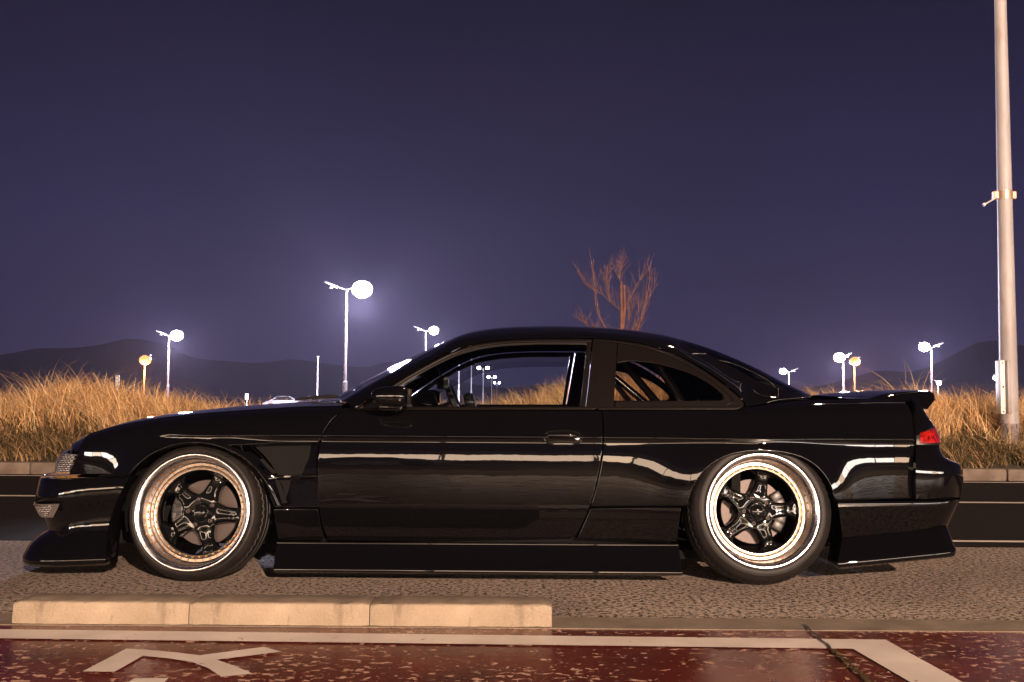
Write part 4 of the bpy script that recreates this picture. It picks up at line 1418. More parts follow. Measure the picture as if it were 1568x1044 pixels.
# drip moulding round the quarter window
qt = cv([(918, 519.5), (946, 522.6), (984, 529.2), (1027, 543.6), (1060, 560.6), (1088, 578.6), (1110, 596), (1124, 610), (1122, 617), (1112, 620.5)], 40)
gpanel('window_trim', strip_poly(qt, 2.4), M['gloss_trim'], 0.010, roll=0.003, depth=0.008, bstep=0.006)
# door glass
gpanel('door_glass', [(634, 624), (631, 600)] + [tuple(p) for p in cv([(640, 590), (668, 569), (695, 555), (725, 545), (770, 539), (830, 537), (897, 538)], 20)] + [(888.5, 625)], M['glass'], 0.002, roll=0.001, depth=0.002)
# belt moulding
gpanel('belt_moulding', [(541, 624.8), (640, 621.8), (760, 621.8), (898, 621.8), (912, 622.5), (912, 627.3), (760, 627.3), (560, 627.8)], M['gloss_trim'], 0.016, roll=0.005, depth=0.03)
gpanel('belt_moulding', [(915, 622.8), (1020, 622.0), (1110, 621.5), (1132, 620), (1137, 623.5), (1128, 627.2), (1020, 627.3), (915, 627.3)], M['gloss_trim'], 0.014, roll=0.004, depth=0.03)

# ------------------------------------------------ wrap-round bumpers
def wrap_path(x_end, x_tip, W, n_exp, L, sgn, n_side=14, n_c=26, taper=0.0):
    """plan path from the side at x_end to the centre of nose/tail. sgn -1: nose, +1: tail"""
    xs0 = x_tip - sgn * L
    P = []
    if (xs0 - x_end) * sgn > 0.01:
        for u in np.linspace(0, 1, n_side, endpoint=False):
            P.append((x_end + (xs0 - x_end) * u, -W - taper * (1 - u)))
    else:
        xs0 = x_end; L = abs(x_tip - x_end)
    for a in np.linspace(0, math.pi / 2, n_c):
        P.append((xs0 + sgn * L * math.sin(a) ** (2 / n_exp), -W * math.cos(a) ** (2 / n_exp)))
    return np.array(P)


def wrap_loft(name, levels, sgn, n_exp, L, material, n=64, parent=None, close_top=None, close_bot=None, ref=None):
    """levels: (end_px, end_py, tip_px, tip_py, W): the silhouette of each level reaches tip_px"""
    rows = []
    for (ex, ey, tx, ty, W) in levels:
        pe = cp(ex, ey, -W)
        tip = cp(tx, ty, -W * 0.55)
        x_tip = tip[0]
        for _ in range(7):
            P = wrap_path(pe[0], x_tip, W, n_exp, L, sgn)
            ze = pe[2]; zt_ = tip[2]
            u = np.clip((P[:, 0] - pe[0]) / (x_tip - pe[0] + 1e-9), 0, 1)
            Z = ze + (zt_ - ze) * np.clip(u / 0.85, 0, 1)
            pxs = [car_px((a[0], a[1], b))[0] for a, b in zip(P, Z)]
            ext = min(pxs) if sgn < 0 else max(pxs)
            k = int(np.argmin(pxs) if sgn < 0 else np.argmax(pxs))
            x_tip += (tx - ext) / FPX * (CARY + P[k, 1])
            tip = cp(tx, ty, P[k, 1]); 
        rows.append(np.c_[P, Z])
    rows = [resample(r_, n) for r_ in rows]
    full = [np.vstack([r_, (r_[::-1] * np.array([1, -1, 1]))[1:]]) for r_ in rows]
    return full


def wrap_mesh(name, full, material, parent=None, smooth=True, angle=30, cap_ends=0.05):
    n = len(full[0])
    V = [p for r_ in full for p in r_]
    Fs = grid_faces(len(full), n)
    c0 = np.mean(V, axis=0)
    if not outward_ok(V, Fs, lambda p: np.array([p[0] - (c0[0] * 0.5), p[1], 0.05])): Fs = [q[::-1] for q in Fs]
    # turn the free ends inwards
    for side, j in ((0, 0), (1, n - 1)):
        b = len(V)
        for r_ in full:
            p = r_[j]; V.append((p[0], p[1] * (1 - cap_ends / abs(p[1])), p[2]))
        for k in range(len(full) - 1):
            q = (k * n + j, (k + 1) * n + j, b + k + 1, b + k)
            Fs.append(q if side else q[::-1])
    o = mesh_obj(name, V, Fs, material, parent or car)
    o.data.set_sharp_from_angle(angle=R(angle))
    return o


def densify_rows(full, k=3):
    A = np.array(full); out = []
    Q = np.array([smooth_curve(A[:, i], (len(A) - 1) * k + 1) for i in range(A.shape[1])])
    return list(Q.transpose(1, 0, 2))


# front bumper
fb = wrap_loft('front_bumper', [(196, 729, 66, 729.5, 0.78), (198, 730.5, 61.5, 731.5, 0.835), (192, 741, 57.5, 745, 0.848), (186, 752, 53.5, 762, 0.85), (182, 760, 53, 768, 0.848), (179, 768, 56, 773, 0.838), (175, 780, 63, 785, 0.825), (170, 795, 69, 797, 0.82), (165, 812, 72.5, 812, 0.825)], -1, 3.0, 0.46, M['paint'])
fb = densify_rows(fb, 2)
# close the top inwards, under the headlamps
topr = fb[0] * np.array([1, 1, 1]); inner = topr.copy(); inner[:, 0] += 0.16 * np.clip((0.85 - np.abs(inner[:, 1])) / 0.3, 0.15, 1); inner[:, 1] *= 0.86; inner[:, 2] += 0.004
front_bumper = wrap_mesh('front_bumper', [inner] + fb, M['paint'], angle=38)
# the flared lip below it
fl = wrap_loft('front_lip', [(165, 810, 74, 811, 0.822), (164.7, 814, 65, 816, 0.83), (164, 822, 57, 822, 0.845), (163, 835, 45, 833, 0.872), (162, 848, 37.5, 845, 0.890), (161.3, 855, 34.5, 852, 0.898), (160.5, 862, 34, 859, 0.898), (162, 865, 38, 862, 0.87)], -1, 3.8, 0.44, M['paint'])
wrap_mesh('front_lip', densify_rows(fl, 2), M['paint'], front_bumper, angle=40)
# wheel-arch return behind the bumper
loft('arch_return', [np.array([cp(a, b, -0.845) for a, b in [(198, 728), (190, 741), (178, 768), (167, 800), (161, 862)]]), np.array([cp(a, b, -0.80) for a, b in [(212, 728), (202, 741), (190, 768), (180, 800), (172, 862)]]), np.array([cp(a, b, -0.60) for a, b in [(214, 728), (206, 741), (196, 768), (186, 800), (180, 862)]])], M['paint'], 30, parent=front_bumper)
# rear: tail panel with the lamps, bumper, valance and spat
tail = wrap_loft('tail_panel', [(1400, 609, 1404, 612, 0.66), (1401, 616, 1409, 618, 0.70), (1401, 625, 1413, 625, 0.728), (1401, 634, 1418, 633, 0.745), (1401, 642, 1423, 640, 0.765), (1401, 650, 1428, 647, 0.785), (1401, 662, 1433, 659, 0.80), (1401, 672, 1437, 671, 0.808), (1401, 683, 1440.5, 683, 0.812)], 1, 2.6, 0.30, M['paint'])
tailp = wrap_mesh('tail_panel', densify_rows(tail, 3), M['paint'])
rb = wrap_loft('rear_bumper', [(1402.5, 683.5, 1439, 684, 0.815), (1402.5, 688, 1441, 690, 0.822), (1402.5, 696, 1445, 699.5, 0.832), (1402.5, 702, 1459, 706.5, 0.84), (1402.5, 708, 1471, 712, 0.845), (1402.5, 722, 1475, 724, 0.85), (1402.5, 742, 1475, 744, 0.85), (1402.5, 763.5, 1471.5, 761, 0.842)], 1, 2.8, 0.40, M['paint'])
rear_bumper = wrap_mesh('rear_bumper', densify_rows(rb, 3), M['paint'], angle=40)
rv = wrap_loft('rear_valance', [(1282.5, 768, 1470.5, 763, 0.856), (1283, 770, 1470, 766, 0.862), (1286, 790, 1462, 783, 0.846), (1290, 823, 1451, 805, 0.822)], 1, 4.6, 0.30, M['paint'], n=80)
valance = wrap_mesh('rear_valance', densify_rows(rv, 3), M['paint'], angle=40, cap_ends=0.12)
rs = wrap_loft('rear_spat', [(1290, 824, 1450, 806, 0.825), (1288, 833, 1453, 813, 0.842), (1284.5, 852, 1460.5, 833, 0.882), (1283, 860, 1463.5, 839.5, 0.896), (1283, 862, 1464, 842, 0.900), (1282.5, 869, 1463, 849.5, 0.896), (1284, 871, 1458, 851.5, 0.86)], 1, 7.0, 0.22, M['paint'], n=80)
wrap_mesh('rear_spat', densify_rows(rs, 3), M['paint'], valance, angle=40, cap_ends=0.14)

# head lamps, fog lamps, tail lamps: pieces of the wrap surfaces, set proud
def wrap_piece(name, full, r0, r1, j0, j1, off, material, parent=None, thick=0.012, both_sides=True):
    A = np.array(full[r0:r1 + 1])[:, j0:j1 + 1]
    cz = A[..., 2].mean()
    # outward normals from neighbouring points in plan
    t_ = np.gradient(A, axis=1); nrm_ = np.stack([t_[..., 1], -t_[..., 0], 0 * t_[..., 0]], -1)
    nrm_ /= np.maximum(np.linalg.norm(nrm_, axis=-1, keepdims=True), 1e-9)
    if np.sum(nrm_[..., 1]) > 0: nrm_ = -nrm_
    B1 = A + nrm_ * off; B0 = A - nrm_ * thick
    nr, nc = A.shape[:2]
    V = [tuple(p) for p in B1.reshape(-1, 3)]
    Fs = grid_faces(nr, nc)
    if not outward_ok(V, Fs, lambda p: np.array([0, -1.0, 0])): Fs = [q[::-1] for q in Fs]
    flipd = Fs[0][1] != nc
    per = [j for j in range(nc)] + [i * nc + nc - 1 for i in range(1, nr)] + [(nr - 1) * nc + j for j in range(nc - 2, -1, -1)] + [i * nc for i in range(nr - 2, 0, -1)]
    b = len(V)
    V += [tuple(B0.reshape(-1, 3)[k]) for k in per]
    for k in range(len(per)):
        j = (k + 1) % len(per); Fs.append((per[k], per[j], b + j, b + k))
    a = mesh_obj(name, V, Fs, material, parent or car); a.data.set_sharp_from_angle(angle=R(40))
    if both_sides:
        V2, F2, _ = mirror(V, Fs); b_ = mesh_obj(name, V2, F2, material, parent or car); b_.data.set_sharp_from_angle(angle=R(40))
    return a


# tail lamp: rows 650..681
tl = wrap_loft('x', [(1403, 661, 1428, 647.5, 0.790), (1403, 668, 1432.5, 659, 0.803), (1403, 674, 1436.5, 669, 0.811), (1403, 680.5, 1439, 680.5, 0.815)], 1, 2.6, 0.30, None)
tl = densify_rows(tl, 3)
wrap_piece('tail_lamp_surround', tl, 0, 9, 0, 40, 0.0035, M['trim'])
wrap_piece('tail_lamp', tl, 1, 8, 1, 27, 0.008, M['red_lens'])
wrap_piece('indicator', tl, 1, 8, 28, 39, 0.008, M['amber_lens'])
# head lamps (corner lens): near (95,692) (117,696) (104,723) (84,724)
hl = wrap_loft('x', [(117, 696, 98, 691, 0.70), (113.5, 704, 93, 697, 0.72), (109, 714, 87.5, 706, 0.735), (104.5, 722.5, 84, 724, 0.745)], -1, 2.4, 0.42, None)
hl = densify_rows(hl, 3)
wrap_mesh('nose_panel', hl, M['trim'], car, angle=50)
wrap_piece('head_lamp', hl, 0, 9, 0, 26, 0.006, M['lamp_clear'])
# fog / position lamps let into the bumper: (53,770)-(92,772)-(83,792)-(62,790)
fg = wrap_loft('x', [(92, 771, 53, 771, 0.838), (89, 778, 56, 778, 0.832), (85.5, 785, 59.5, 784, 0.827), (82, 792, 63.5, 791, 0.823)], -1, 3.0, 0.46, None)
fg = densify_rows(fg, 3)
wrap_piece('position_lamp_surround', fg, 0, 9, 0, 40, 0.004, M['chrome_bar'])
wrap_piece('position_lamp', fg, 1, 8, 2, 37, 0.008, M['lamp_clear'])

# ------------------------------------------------ side skirt
sk_rows = []
for (y, pt_, pb_) in ((-0.845, (424.5, 828.5), (1038, 832.2)), (-0.866, (424, 829), (1038.5, 832.6)), (-0.8668, (423.8, 832), (1039, 835.8)), (-0.872, (423, 837), (1040, 841)), (-0.892, (420.5, 858), (1043, 864)), (-0.902, (419, 867), (1044.5, 872)), (-0.905, (419, 869.5), (1045, 874.5)), (-0.902, (419.5, 875), (1045, 880)), (-0.85, (422, 877), (1043, 882))):
    a, b = cp(*pt_, y), cp(*pb_, y)
    sk_rows.append(np.array([a + (b - a) * u for u in np.linspace(0, 1, 60)]))
sk = smooth_curve(np.array(sk_rows).reshape(len(sk_rows), -1), 29).reshape(29, 60, 3)
V = [p for r_ in sk for p in r_]
Fs = grid_faces(29, 60)
if not outward_ok(V, Fs, lambda p: np.array([0, -1.0, 0.1])): Fs = [q[::-1] for q in Fs]
for j in (0, 59):
    b = len(V); V.append((sk[0][j][0], -0.80, sk[14][j][2]))
    for k in range(28): Fs.append((k * 60 + j, (k + 1) * 60 + j, b))
a = mesh_obj('side_skirt', V, Fs, M['paint'], car); a.data.set_sharp_from_angle(angle=R(40))
V2, F2, _ = mirror(V, Fs); a = mesh_obj('side_skirt', V2, F2, M['paint'], car); a.data.set_sharp_from_angle(angle=R(40))

# ------------------------------------------------ mirror, handle, fillers
def blob(name, ctr, size, material, parent, p=3.0, taper=None, nu=28, nv=18):
    V = []
    for i in range(nv + 1):
        ph = -math.pi / 2 + math.pi * i / nv
        for j in range(nu):
            th = 2 * math.pi * j / nu
            f_ = lambda v: math.copysign(abs(v) ** (2 / p), v)
            x, y, z = f_(math.cos(ph)) * f_(math.cos(th)), f_(math.cos(ph)) * f_(math.sin(th)), f_(math.sin(ph))
            k = taper(x, y, z) if taper else 1
            V.append((ctr[0] + size[0] * x, ctr[1] + size[1] * y * k, ctr[2] + size[2] * z * k))
    Fs = []
    for i in range(nv):
        for j in range(nu):
            Fs.append((i * nu + j, i * nu + (j + 1) % nu, (i + 1) * nu + (j + 1) % nu, (i + 1) * nu + j))
    return V, Fs


mc = cp(598, 607, -0.93)
V, Fs = blob('', mc, (0.082, 0.080, 0.052), None, None, 3.2, lambda x, y, z: 0.72 + 0.28 * (x + 1) / 2)
mirrors = []
for sd in (1, -1):
    VV = V if sd == 1 else mirror(V, Fs)[0]; FF = Fs if sd == 1 else mirror(V, Fs)[1]
    mh = mesh_obj('door_mirror', VV, FF, M['paint'], car)
    bm = bmesh.new(); box(bm, (mc[0] + 0.0775, -0.99 if sd == 1 else 0.87, mc[2] - 0.036), (mc[0] + 0.085, -0.87 if sd == 1 else 0.99, mc[2] + 0.036), 0.003, 1)
    bm_obj('mirror_glass', bm, M['far_glass'], mh)
    bm = bmesh.new(); box(bm, (mc[0] - 0.055, -0.90 if sd == 1 else 0.775, mc[2] - 0.062), (mc[0] + 0.05, -0.775 if sd == 1 else 0.90, mc[2] - 0.032), 0.01, 2)
    bm_obj('mirror_foot', bm, M['paint'], mh, True)
# door handle: oval bowl with a rim and a pull
hc = on_side(862.5, 670.5)
rw, rh = 0.090, 0.035
ell = lambda k, n=48: [(hc[0] + rw * k * math.copysign(abs(math.cos(a)) ** 0.8, math.cos(a)), hc[1] + rh * k * math.copysign(abs(math.sin(a)) ** 0.8, math.sin(a)), 0) for a in np.linspace(0, 2 * math.pi, n, endpoint=False)]
for sd in (1, -1):
    V, Fs = [], []
    sec = [(1.00, 0.0005), (0.985, 0.004), (0.95, 0.0055), (0.91, 0.003), (0.86, 0.0005)]
    for k_, o_ in sec:
        for p in ell(k_): V.append((p[0], float(S(p[0], p[1])) - o_, p[1]))
    for i in range(len(sec) - 1):
        for j in range(48): Fs.append((i * 48 + j, i * 48 + (j + 1) % 48, (i + 1) * 48 + (j + 1) % 48, (i + 1) * 48 + j))
    b = len(V)
    for k_ in (0.86, 0.6, 0.2):
        for p in ell(k_): V.append((p[0], float(S(p[0], p[1])) - 0.0012, p[1]))
    for i in range(2):
        for j in range(48): Fs.append((b + i * 48 + j, b + i * 48 + (j + 1) % 48, b + (i + 1) * 48 + (j + 1) % 48, b + (i + 1) * 48 + j))
    Fs.append(tuple(range(b + 96, b + 144)))
    if not outward_ok(V, Fs, lambda p: np.array([0, -1.0, 0])): Fs = [q[::-1] for q in Fs]
    if sd < 0: V, Fs, _ = mirror(V, Fs)
    hb = mesh_obj('handle_bowl', V, Fs, M['wheel_black'], door[0] if sd == 1 else door[1])
    yy = float(S(*hc))
    V, Fs = blob('', (hc[0] - 0.008, yy - 0.014, hc[1] + 0.012), (0.066, 0.012, 0.013), None, None, 2.6, None, 24, 12)
    if sd < 0: V, Fs, _ = mirror(V, Fs)
    mesh_obj('handle_pull', V, Fs, M['paint'], door[0] if sd == 1 else door[1])
    V, Fs = lathe([(0.0, -0.004), (0.008, -0.003), (0.011, 0.0), (0.011, 0.004)], 20)
    lk = on_side(884, 672)
    V = [(lk[0] + v[0], float(S(*lk)) - 0.003 + v[1], lk[1] + v[2]) for v in V]
    if sd < 0: V, Fs, _ = mirror(V, Fs)
    mesh_obj('door_lock', V, Fs, M['chrome_bar'], door[0] if sd == 1 else door[1])

# ------------------------------------------------ inner shell (fills the panel gaps, closes the cabin floor)
inner_poly = [on_side(*p) for p in [(140, 800), (140, 735), (160, 700)]] + [(x, float(crest(x)) - 0.05) for x in np.linspace(-1.9, 1.85, 30)] + [on_side(*p) for p in [(1395, 760), (1290, 775)]] + [(ARR[0] + 0.345 * math.cos(a), ARR[2] + 0.345 * math.sin(a)) for a in np.linspace(0.05, math.pi - 0.02, 22)] + [on_side(1030, 800), on_side(1030, 840), on_side(430, 838), on_side(430, 790)] + [(ARF[0] + 0.37 * math.cos(a), ARF[2] + 0.37 * math.sin(a)) for a in np.linspace(0.03, math.pi - 0.0, 22)]
Vi, Fi, Ni = panel_arrays(inner_poly, S, -0.052, roll=0.001, depth=0.003, step=0.06, bstep=0.03)
both('inner_body', Vi, Fi, Ni, M['dark'])
bm = bmesh.new()
box(bm, (-0.98, -0.72, 0.09), (1.02, 0.72, 0.13))
box(bm, (-2.0, -0.55, 0.12), (-0.98, 0.55, 0.18)); box(bm, (1.02, -0.55, 0.14), (1.98, 0.55, 0.30))
box(bm, (-0.96, -0.74, 0.13), (-0.90, 0.74, 0.70)); box(bm, (1.00, -0.74, 0.30), (1.04, 0.74, 0.72))
box(bm, (-1.85, -0.5, 0.18), (-0.97, 0.5, 0.55))
bm_obj('floor_pan', bm, M['dark'], car)
# arch liners
for ctr, rad, yy in ((ARF, 0.355, -0.80), (ARR, 0.335, -0.81)):
    V, Fs = [], []
    n = 28
    for k, y in enumerate((yy, -0.45)):
        for a in np.linspace(-0.25, math.pi + 0.25, n): V.append((ctr[0] + rad * math.cos(a), y, ctr[2] + rad * math.sin(a)))
    Fs = [(i, i + 1, n + i + 1, n + i) for i in range(n - 1)]
    b = len(V); V.append((ctr[0], -0.45, ctr[2] - 0.1))
    Fs += [(n + i, n + i + 1, b) for i in range(n - 1)]
    both('arch_liner', V, Fs, None, M['dark'])

# ------------------------------------------------ cabin
bm = bmesh.new()
box(bm, (-0.92, -0.70, 0.62), (-0.42, 0.70, 0.745), 0.04, 3)
dash = bm_obj('dashboard', bm, M['cabin'], car, True)
bm = bmesh.new()
sw = cp(664, 612, -0.0)
swc = Vector((-0.31, 0.36, 0.765))   # right-hand drive: the wheel sits on the far side
swr = 0.165
tilt = Matrix.Rotation(R(66), 3, 'Y')
pts = [swc + tilt @ Vector((math.cos(a) * swr, math.sin(a) * swr, 0)) for a in np.linspace(0, 2 * math.pi, 37)]
tube(bm, pts, 0.016, 8, False)
stw = bm_obj('steering_wheel', bm, M['cabin'], car, True)
bm = bmesh.new()
for a in (R(90), R(210), R(330)):
    tube(bm, [swc + Vector((-0.03, 0, 0)), swc + tilt @ Vector((math.cos(a) * swr, math.sin(a) * swr, 0))], 0.012, 6)
tube(bm, [swc + Vector((-0.03, 0, -0.0)), swc + Vector((-0.25, 0, -0.10))], 0.03, 8)
bm_obj('steering_spokes', bm, M['steel'], stw, True)
for y in (-0.36, 0.36):
    bm = bmesh.new()
    box(bm, (-0.15, y - .24, 0.20), (0.38, y + .24, 0.33), 0.05, 3)
    box(bm, (0.34, y - .24, 0.22), (0.46, y + .24, 0.735), 0.05, 3, Matrix.Rotation(R(18), 3, 'Y'), Vector((0.36, y, 0.25)))
    bm_obj('seat', bm, M['cabin'], car, True)
    
bm = bmesh.new()   # small upright seen through the door window
q = cp(722, 616, 0.45)
box(bm, (q[0] - 0.03, 0.40, 0.66), (q[0] + 0.03, 0.50, q[2] + 0.055), 0.02, 2, Matrix.Rotation(R(-14), 3, 'Y'))
bm_obj('seat_belt_stalk', bm, M['cabin'], car, True)
bm = bmesh.new()   # rear-view mirror hung from the screen
q = cp(677, 587, 0.0)
box(bm, (q[0] - 0.012, -0.12, q[2] - 0.03), (q[0] + 0.018, 0.12, q[2] + 0.035), 0.012, 2, Matrix.Rotation(R(12), 3, 'Z'))
tube(bm, [(q[0], 0, q[2] + 0.02), (q[0] - 0.03, 0, q[2] + 0.10)], 0.006, 6)
bm_obj('interior_mirror', bm, M['cabin'], car, True)
bm = bmesh.new()   # parcel shelf and rear bulkhead
box(bm, (1.05, -0.66, 0.70), (1.55, 0.66, 0.735), 0.01, 1); bm_obj('parcel_shelf', bm, M['cabin'], car)
# roll cage tubes in the rear of the cabin
cage = [([(942, 578), (984, 613)], 0.30, 0.019, 'chrome_bar'), ([(955, 556), (1006, 616)], 0.10, 0.021, 'cabin'), ([(944, 590), (965, 616)], 0.42, 0.016, 'cabin'), ([(1004, 553), (1060, 640)], -0.35, 0.02, 'cabin')]
for pts, y, r_, mm in cage:
    a, b = cp(*pts[0], y), cp(*pts[1], y)
    d_ = b - a
    bm = bmesh.new(); tube(bm, [a - d_ * 0.12, b + d_ * 0.5], r_, 12); bm_obj('cage_tube', bm, M[mm], car, True)
# headlining closes the roof from inside
bm = bmesh.new()
A_, B_ = resample(Eseg[1], 20), None
rows = [[bm.verts.new((p[0], p[1] * k, p[2] - 0.02 + 0.02 * (1 - k * k))) for p in A_] for k in np.linspace(-0.98, 0.98, 9)]
for i in range(8):
    for j in range(19): bm.faces.new((rows[i][j], rows[i + 1][j], rows[i + 1][j + 1], rows[i][j + 1]))
bm_obj('headlining', bm, M['cabin'], car, True)
# wiper arms at the screen base
for (a, b, y) in (((452, 612), (515, 608), -0.1), ((478, 611), (520, 607), -0.35)):
    p, q = cp(*a, y), cp(*b, y)
    bm = bmesh.new(); tube(bm, [p, (p + q) / 2 + np.array([0, 0, .008]), q], [.006, .008, .006], 6); bm_obj('wiper', bm, M['trim'], car, True)

# ------------------------------------------------ wheels
def torus_bolt(bm, p, r, h, n=6):
    box(bm, (p[0] - r, p[1] - h, p[2] - r), (p[0] + r, p[1] + 0.004, p[2] + r), r * 0.35, 1)


def star_spokes(phase):
    V, Fs = [], []
    nr, nu = 30, 13
    rs = np.linspace(0.026, 0.179, nr)
    for s in range(5):
        a0 = phase + s * 2 * math.pi / 5
        for side in (0, 1):
            b = len(V)
            for r_ in rs:
                # half width: fills the hub, necks, flares at the rim
                hw = 0.0315 + 0.078 * math.exp(-((r_ - 0.030) / 0.042) ** 2) + 0.030 * max(0, (r_ - 0.150) / 0.029) ** 2.2
                aw = min(math.pi / 5, hw / r_)
                for u in np.linspace(-1, 1, nu):
                    a = a0 + aw * u
                    d = 0.112 + 0.006 * sstep(0.06, 0.03, r_) + 0.016 * sstep(0.118, 0.150, r_) - 0.010 * (sstep(0.165, 0.179, r_))
                    free = 1 - sstep(0.97, 1.0, aw / (math.pi / 5))
                    d += 0.020 * abs(u) ** 5 * free + 0.0025 * u * u
                    d += 0.006 * sstep(0.6, 0.0, abs(u)) * sstep(0.06, 0.09, r_) * sstep(0.16, 0.13, r_)
                    if side: d = d + 0.035 if abs(u) < 1 else d + 0.03
                    V.append((r_ * math.cos(a), d, r_ * math.sin(a)))
            f = grid_faces(nr, nu)
            Fs += [tuple(i + b for i in (q if side else q[::-1])) for q in f]
            if side == 0: bf = b
        for i in range(nr - 1):
            for j in (0, nu - 1):
                q = (bf + i * nu + j, bf + (i + 1) * nu + j, b + (i + 1) * nu + j, b + i * nu + j)
                Fs.append(q if j else q[::-1])
    return V, Fs


def build_wheel(ctr, camber, steer, phase, tyre_w, label=None, caliper=1, scl=1.0, ktyre=1.0):
    root = empty('wheel', tuple(ctr)); root.parent = car
    root.rotation_euler = (camber, 0, steer); root.scale = (scl, scl, scl)
    # rim barrel + lip (chrome)
    lip = [(0.2475, 0.012), (0.2492, 0.005), (0.2482, 0.0005), (0.2450, -0.0015), (0.2390, -0.0005), (0.2310, 0.0040), (0.2285, 0.0070), (0.2272, 0.012), (0.2266, 0.017), (0.2250, 0.021), (0.2236, 0.0235), (0.2228, 0.032), (0.2205, 0.050), (0.2185, 0.066), (0.2165, 0.080), (0.2150, 0.088), (0.2120, 0.0905)]
    V, Fs = lathe(lip, 128); mesh_obj('rim_lip', V, [q[::-1] for q in Fs], M['chrome'], root).data.set_sharp_from_angle(angle=R(50))
    ring = [(0.2125, 0.0880), (0.2110, 0.0860), (0.2000, 0.0860), (0.1985, 0.0875), (0.1975, 0.0895), (0.1960, 0.0905), (0.1850, 0.0915), (0.1835, 0.094), (0.1830, 0.102)]
    V, Fs = lathe(ring, 96); rg = mesh_obj('rim_ring', V, [q[::-1] for q in Fs], M['ring'], root); rg.data.set_sharp_from_angle(angle=R(40))
    bm = bmesh.new()
    for row, (rr_, dd, nb_, ph) in enumerate(((0.2055, 0.086, 40, 0.0), (0.1905, 0.091, 40, 0.5))):
        for k in range(nb_):
            a = 2 * math.pi * (k + ph) / nb_
            p = (rr_ * math.cos(a), dd, rr_ * math.sin(a))
            r1 = bmesh.ops.create_cone(bm, cap_ends=True, segments=6, radius1=0.0046, radius2=0.0038, depth=0.007)
            bmesh.ops.rotate(bm, verts=r1['verts'], cent=(0, 0, 0), matrix=Matrix.Rotation(R(90), 3, 'X'))
            bmesh.ops.translate(bm, verts=r1['verts'], vec=(p[0], p[1] - 0.002, p[2]))
    rb_ = bm_obj('ring_bolts', bm, M['bolt'], root); rb_['kind'] = 'stuff'
    bar = [(0.1832, 0.100), (0.1815, 0.103), (0.1800, 0.112), (0.1790, 0.14), (0.2000, 0.19), (0.2150, 0.25)]
    V, Fs = lathe(bar, 72); mesh_obj('rim_barrel', V, [q[::-1] for q in Fs], M['wheel_black'], root)
    V, Fs = star_spokes(phase); sp = mesh_obj('spoke_centre', V, Fs, M['wheel_black'], root); sp.data.set_sharp_from_angle(angle=R(55))
    cap_ = [(0.0, 0.086), (0.012, 0.0865), (0.0225, 0.089), (0.026, 0.092), (0.0275, 0.098), (0.029, 0.1), (0.033, 0.099), (0.037, 0.102), (0.040, 0.110), (0.041, 0.120)]
    V, Fs = lathe(cap_, 48); hc_ = mesh_obj('hub_cap', V, [q[::-1] for q in Fs], M['wheel_black'], root); hc_.data.set_sharp_from_angle(angle=R(40))
    # small winged emblem on the cap
    bm = bmesh.new()
    for sg in (-1, 1):
        f_ = bm.faces.new([bm.verts.new((sg * x, 0.0858, z)) for x, z in ((0.0005, -0.006), (0.003, 0.0), (0.008, 0.004), (0.004, 0.0045), (0.0005, 0.001))])
    bm_obj('cap_emblem', bm, M['steel'], hc_)
    nutm = None
    for k in range(5):
        a = phase + (k + 0.5) * 2 * math.pi / 5
        if nutm is None:
            V, Fs = lathe([(0.0035, 0.010), (0.0038, 0.001), (0.0060, 0.0), (0.0078, 0.001), (0.0090, 0.004), (0.0105, 0.010)], 16)
            nutm = mesh_obj('lug_nut', V, [q[::-1] for q in Fs], M['steel'], root); nt_ = nutm
        else:
            nt_ = nutm.copy(); COL.objects.link(nt_); nt_.parent = root
        nt_.location = (0.057 * math.cos(a), 0.1045, 0.057 * math.sin(a))
    disc = [(0.075, 0.160), (0.080, 0.178), (0.142, 0.178), (0.144, 0.180), (0.144, 0.20), (0.07, 0.20)]
    V, Fs = lathe(disc, 72); mesh_obj('brake_disc', V, [q[::-1] for q in Fs], M['steel'], root).data.set_sharp_from_angle(angle=R(30))
    V, Fs = lathe([(0.0, 0.145), (0.074, 0.147), (0.078, 0.155), (0.078, 0.168)], 36); mesh_obj('brake_hat', V, [q[::-1] for q in Fs], M['wheel_black'], root)
    bm = bmesh.new()
    for k, a in enumerate(np.linspace(-0.55, 0.55, 5)):
        aa = (math.pi if caliper > 0 else 0.0) + a + (0.15 if caliper > 0 else 0)
        c_ = Vector((0.122 * math.cos(aa), 0.172, 0.122 * math.sin(aa)))
        box(bm, c_ - Vector((0.026, 0.022, 0.022)), c_ + Vector((0.026, 0.03, 0.022)), 0.008, 2, Matrix.Rotation(-aa, 3, 'Y'))
    cal = bm_obj('brake_caliper', bm, M['trim'], root, True)
    # tyre, stretched on the rim, flattened where it meets the ground
    w_ = tyre_w
    prof = [(0.2300, 0.030), (0.2470, 0.016), (0.2495, 0.0095), (0.2530, 0.0065), (0.2600, 0.0050), (0.2680, 0.0080), (0.2690, 0.0075), (0.2700, 0.0085), (0.2780, 0.0150), (0.2860, 0.0250), (0.2915, 0.0360), (0.2950, 0.0470), (0.2962, 0.053), (0.2962, 0.0545), (0.2900, 0.056), (0.2900, 0.063), (0.2985, 0.0645), (0.3, w_ * .42), (0.2935, w_ * .42 + .002), (0.2935, w_ * .42 + .010), (0.3, w_ * .42 + .012), (0.3, w_ * .58), (0.2935, w_ * .58 + .002), (0.2935, w_ * .58 + .01), (0.3, w_ * .58 + .012), (0.298, w_ - .06), (0.292, w_ - .035), (0.275, w_ - .012), (0.25, w_), (0.21, w_)]
    prof = [((0.25 + (r_ - 0.25) * ktyre) if r_ > 0.25 else r_, d_) for r_, d_ in prof]
    n = 180
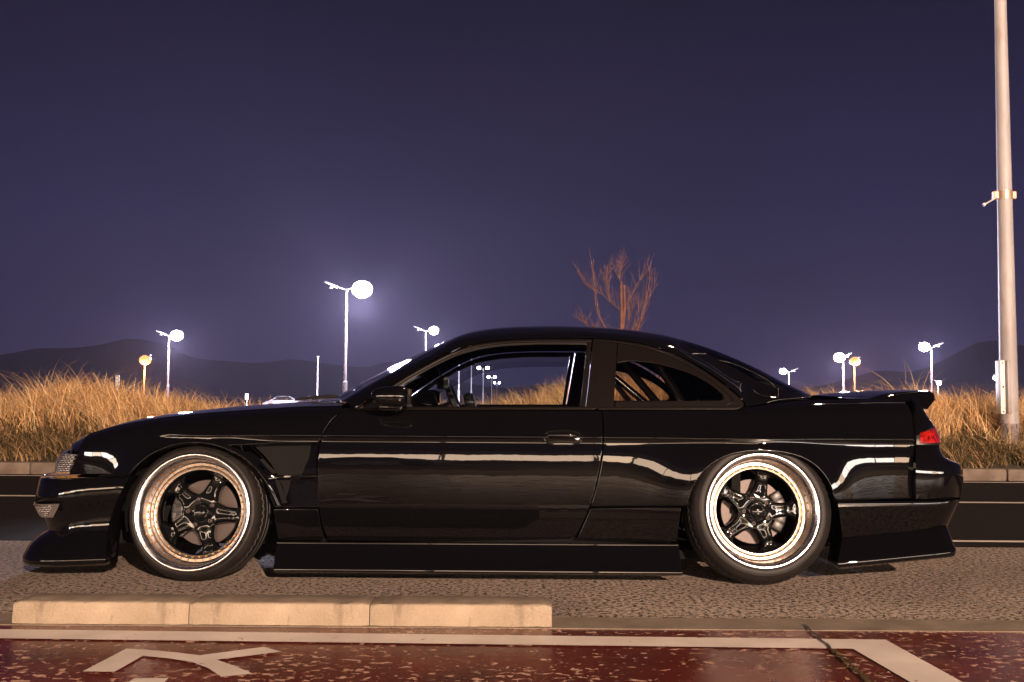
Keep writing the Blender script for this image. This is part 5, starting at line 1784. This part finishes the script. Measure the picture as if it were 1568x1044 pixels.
    V, Fs = lathe(prof, n)
    V = np.array(V)
    np_ = len(prof)
    # sipes: dents in the shoulder blocks
    for j in range(n):
        if j % 3 == 0:
            for i in (10, 11, 12, 16):
                p = V[j * np_ + i]; r_ = math.hypot(p[0], p[2]); k = (r_ - 0.0045) / r_
                V[j * np_ + i] = (p[0] * k, p[1] + (0.001 if i < 13 else 0), p[2] * k)
    m3 = (Matrix.Rotation(steer, 3, 'Z') @ Matrix.Rotation(camber, 3, 'X'))
    m3i = m3.inverted()
    for k in range(len(V)):
        g = m3 @ (Vector(V[k]) * scl)
        if g.z + ctr[2] < 0.0015:
            g.z = 0.0015 - ctr[2]
            V[k] = (m3i @ g) / scl
    ty = mesh_obj('tyre', V, [q[::-1] for q in Fs], M['rubber'], root); ty.data.set_sharp_from_angle(angle=R(35))
    return root


CAMB = R(-7.5)
for (px, py, yl, steer, ph, tw, cal, scl, kt) in ((293.5, 783.5, -0.885, R(-2.5), R(-4), 0.235, 1, 1.03, 0.90), (1168.5, 781.5, -0.895, R(1.0), R(3), 0.255, -1, 1.01, 1.38)):
    ctr = cp(px, py, yl)
    w1 = build_wheel(Vector(ctr), CAMB, steer, ph, tw, caliper=cal, scl=scl, ktyre=kt)
    # far side wheel: the same, turned round
    w2 = w1.copy(); COL.objects.link(w2); w2.parent = car
    w2.location = (ctr[0], -ctr[1], ctr[2]); w2.rotation_euler = (CAMB, 0, math.pi - steer)
    for ch in list(w1.children):
        c2 = ch.copy(); COL.objects.link(c2); c2.parent = w2
        for g in ch.children:
            d2 = g.copy(); COL.objects.link(d2); d2.parent = c2
# a pale lower arm glimpsed behind the rear wheel, and a tow eye under the rear
bm = bmesh.new(); tube(bm, [cp(1262, 826, -0.45), cp(1284, 824, -0.45)], 0.012, 8); bm_obj('suspension_arm', bm, M['steel'], car, True)
V, Fs = blob('', cp(1272, 829, -0.5), (0.014, 0.02, 0.014), None, None, 2.2, None, 14, 8); mesh_obj('marker_lens', V, Fs, M['amber_lens'], car)
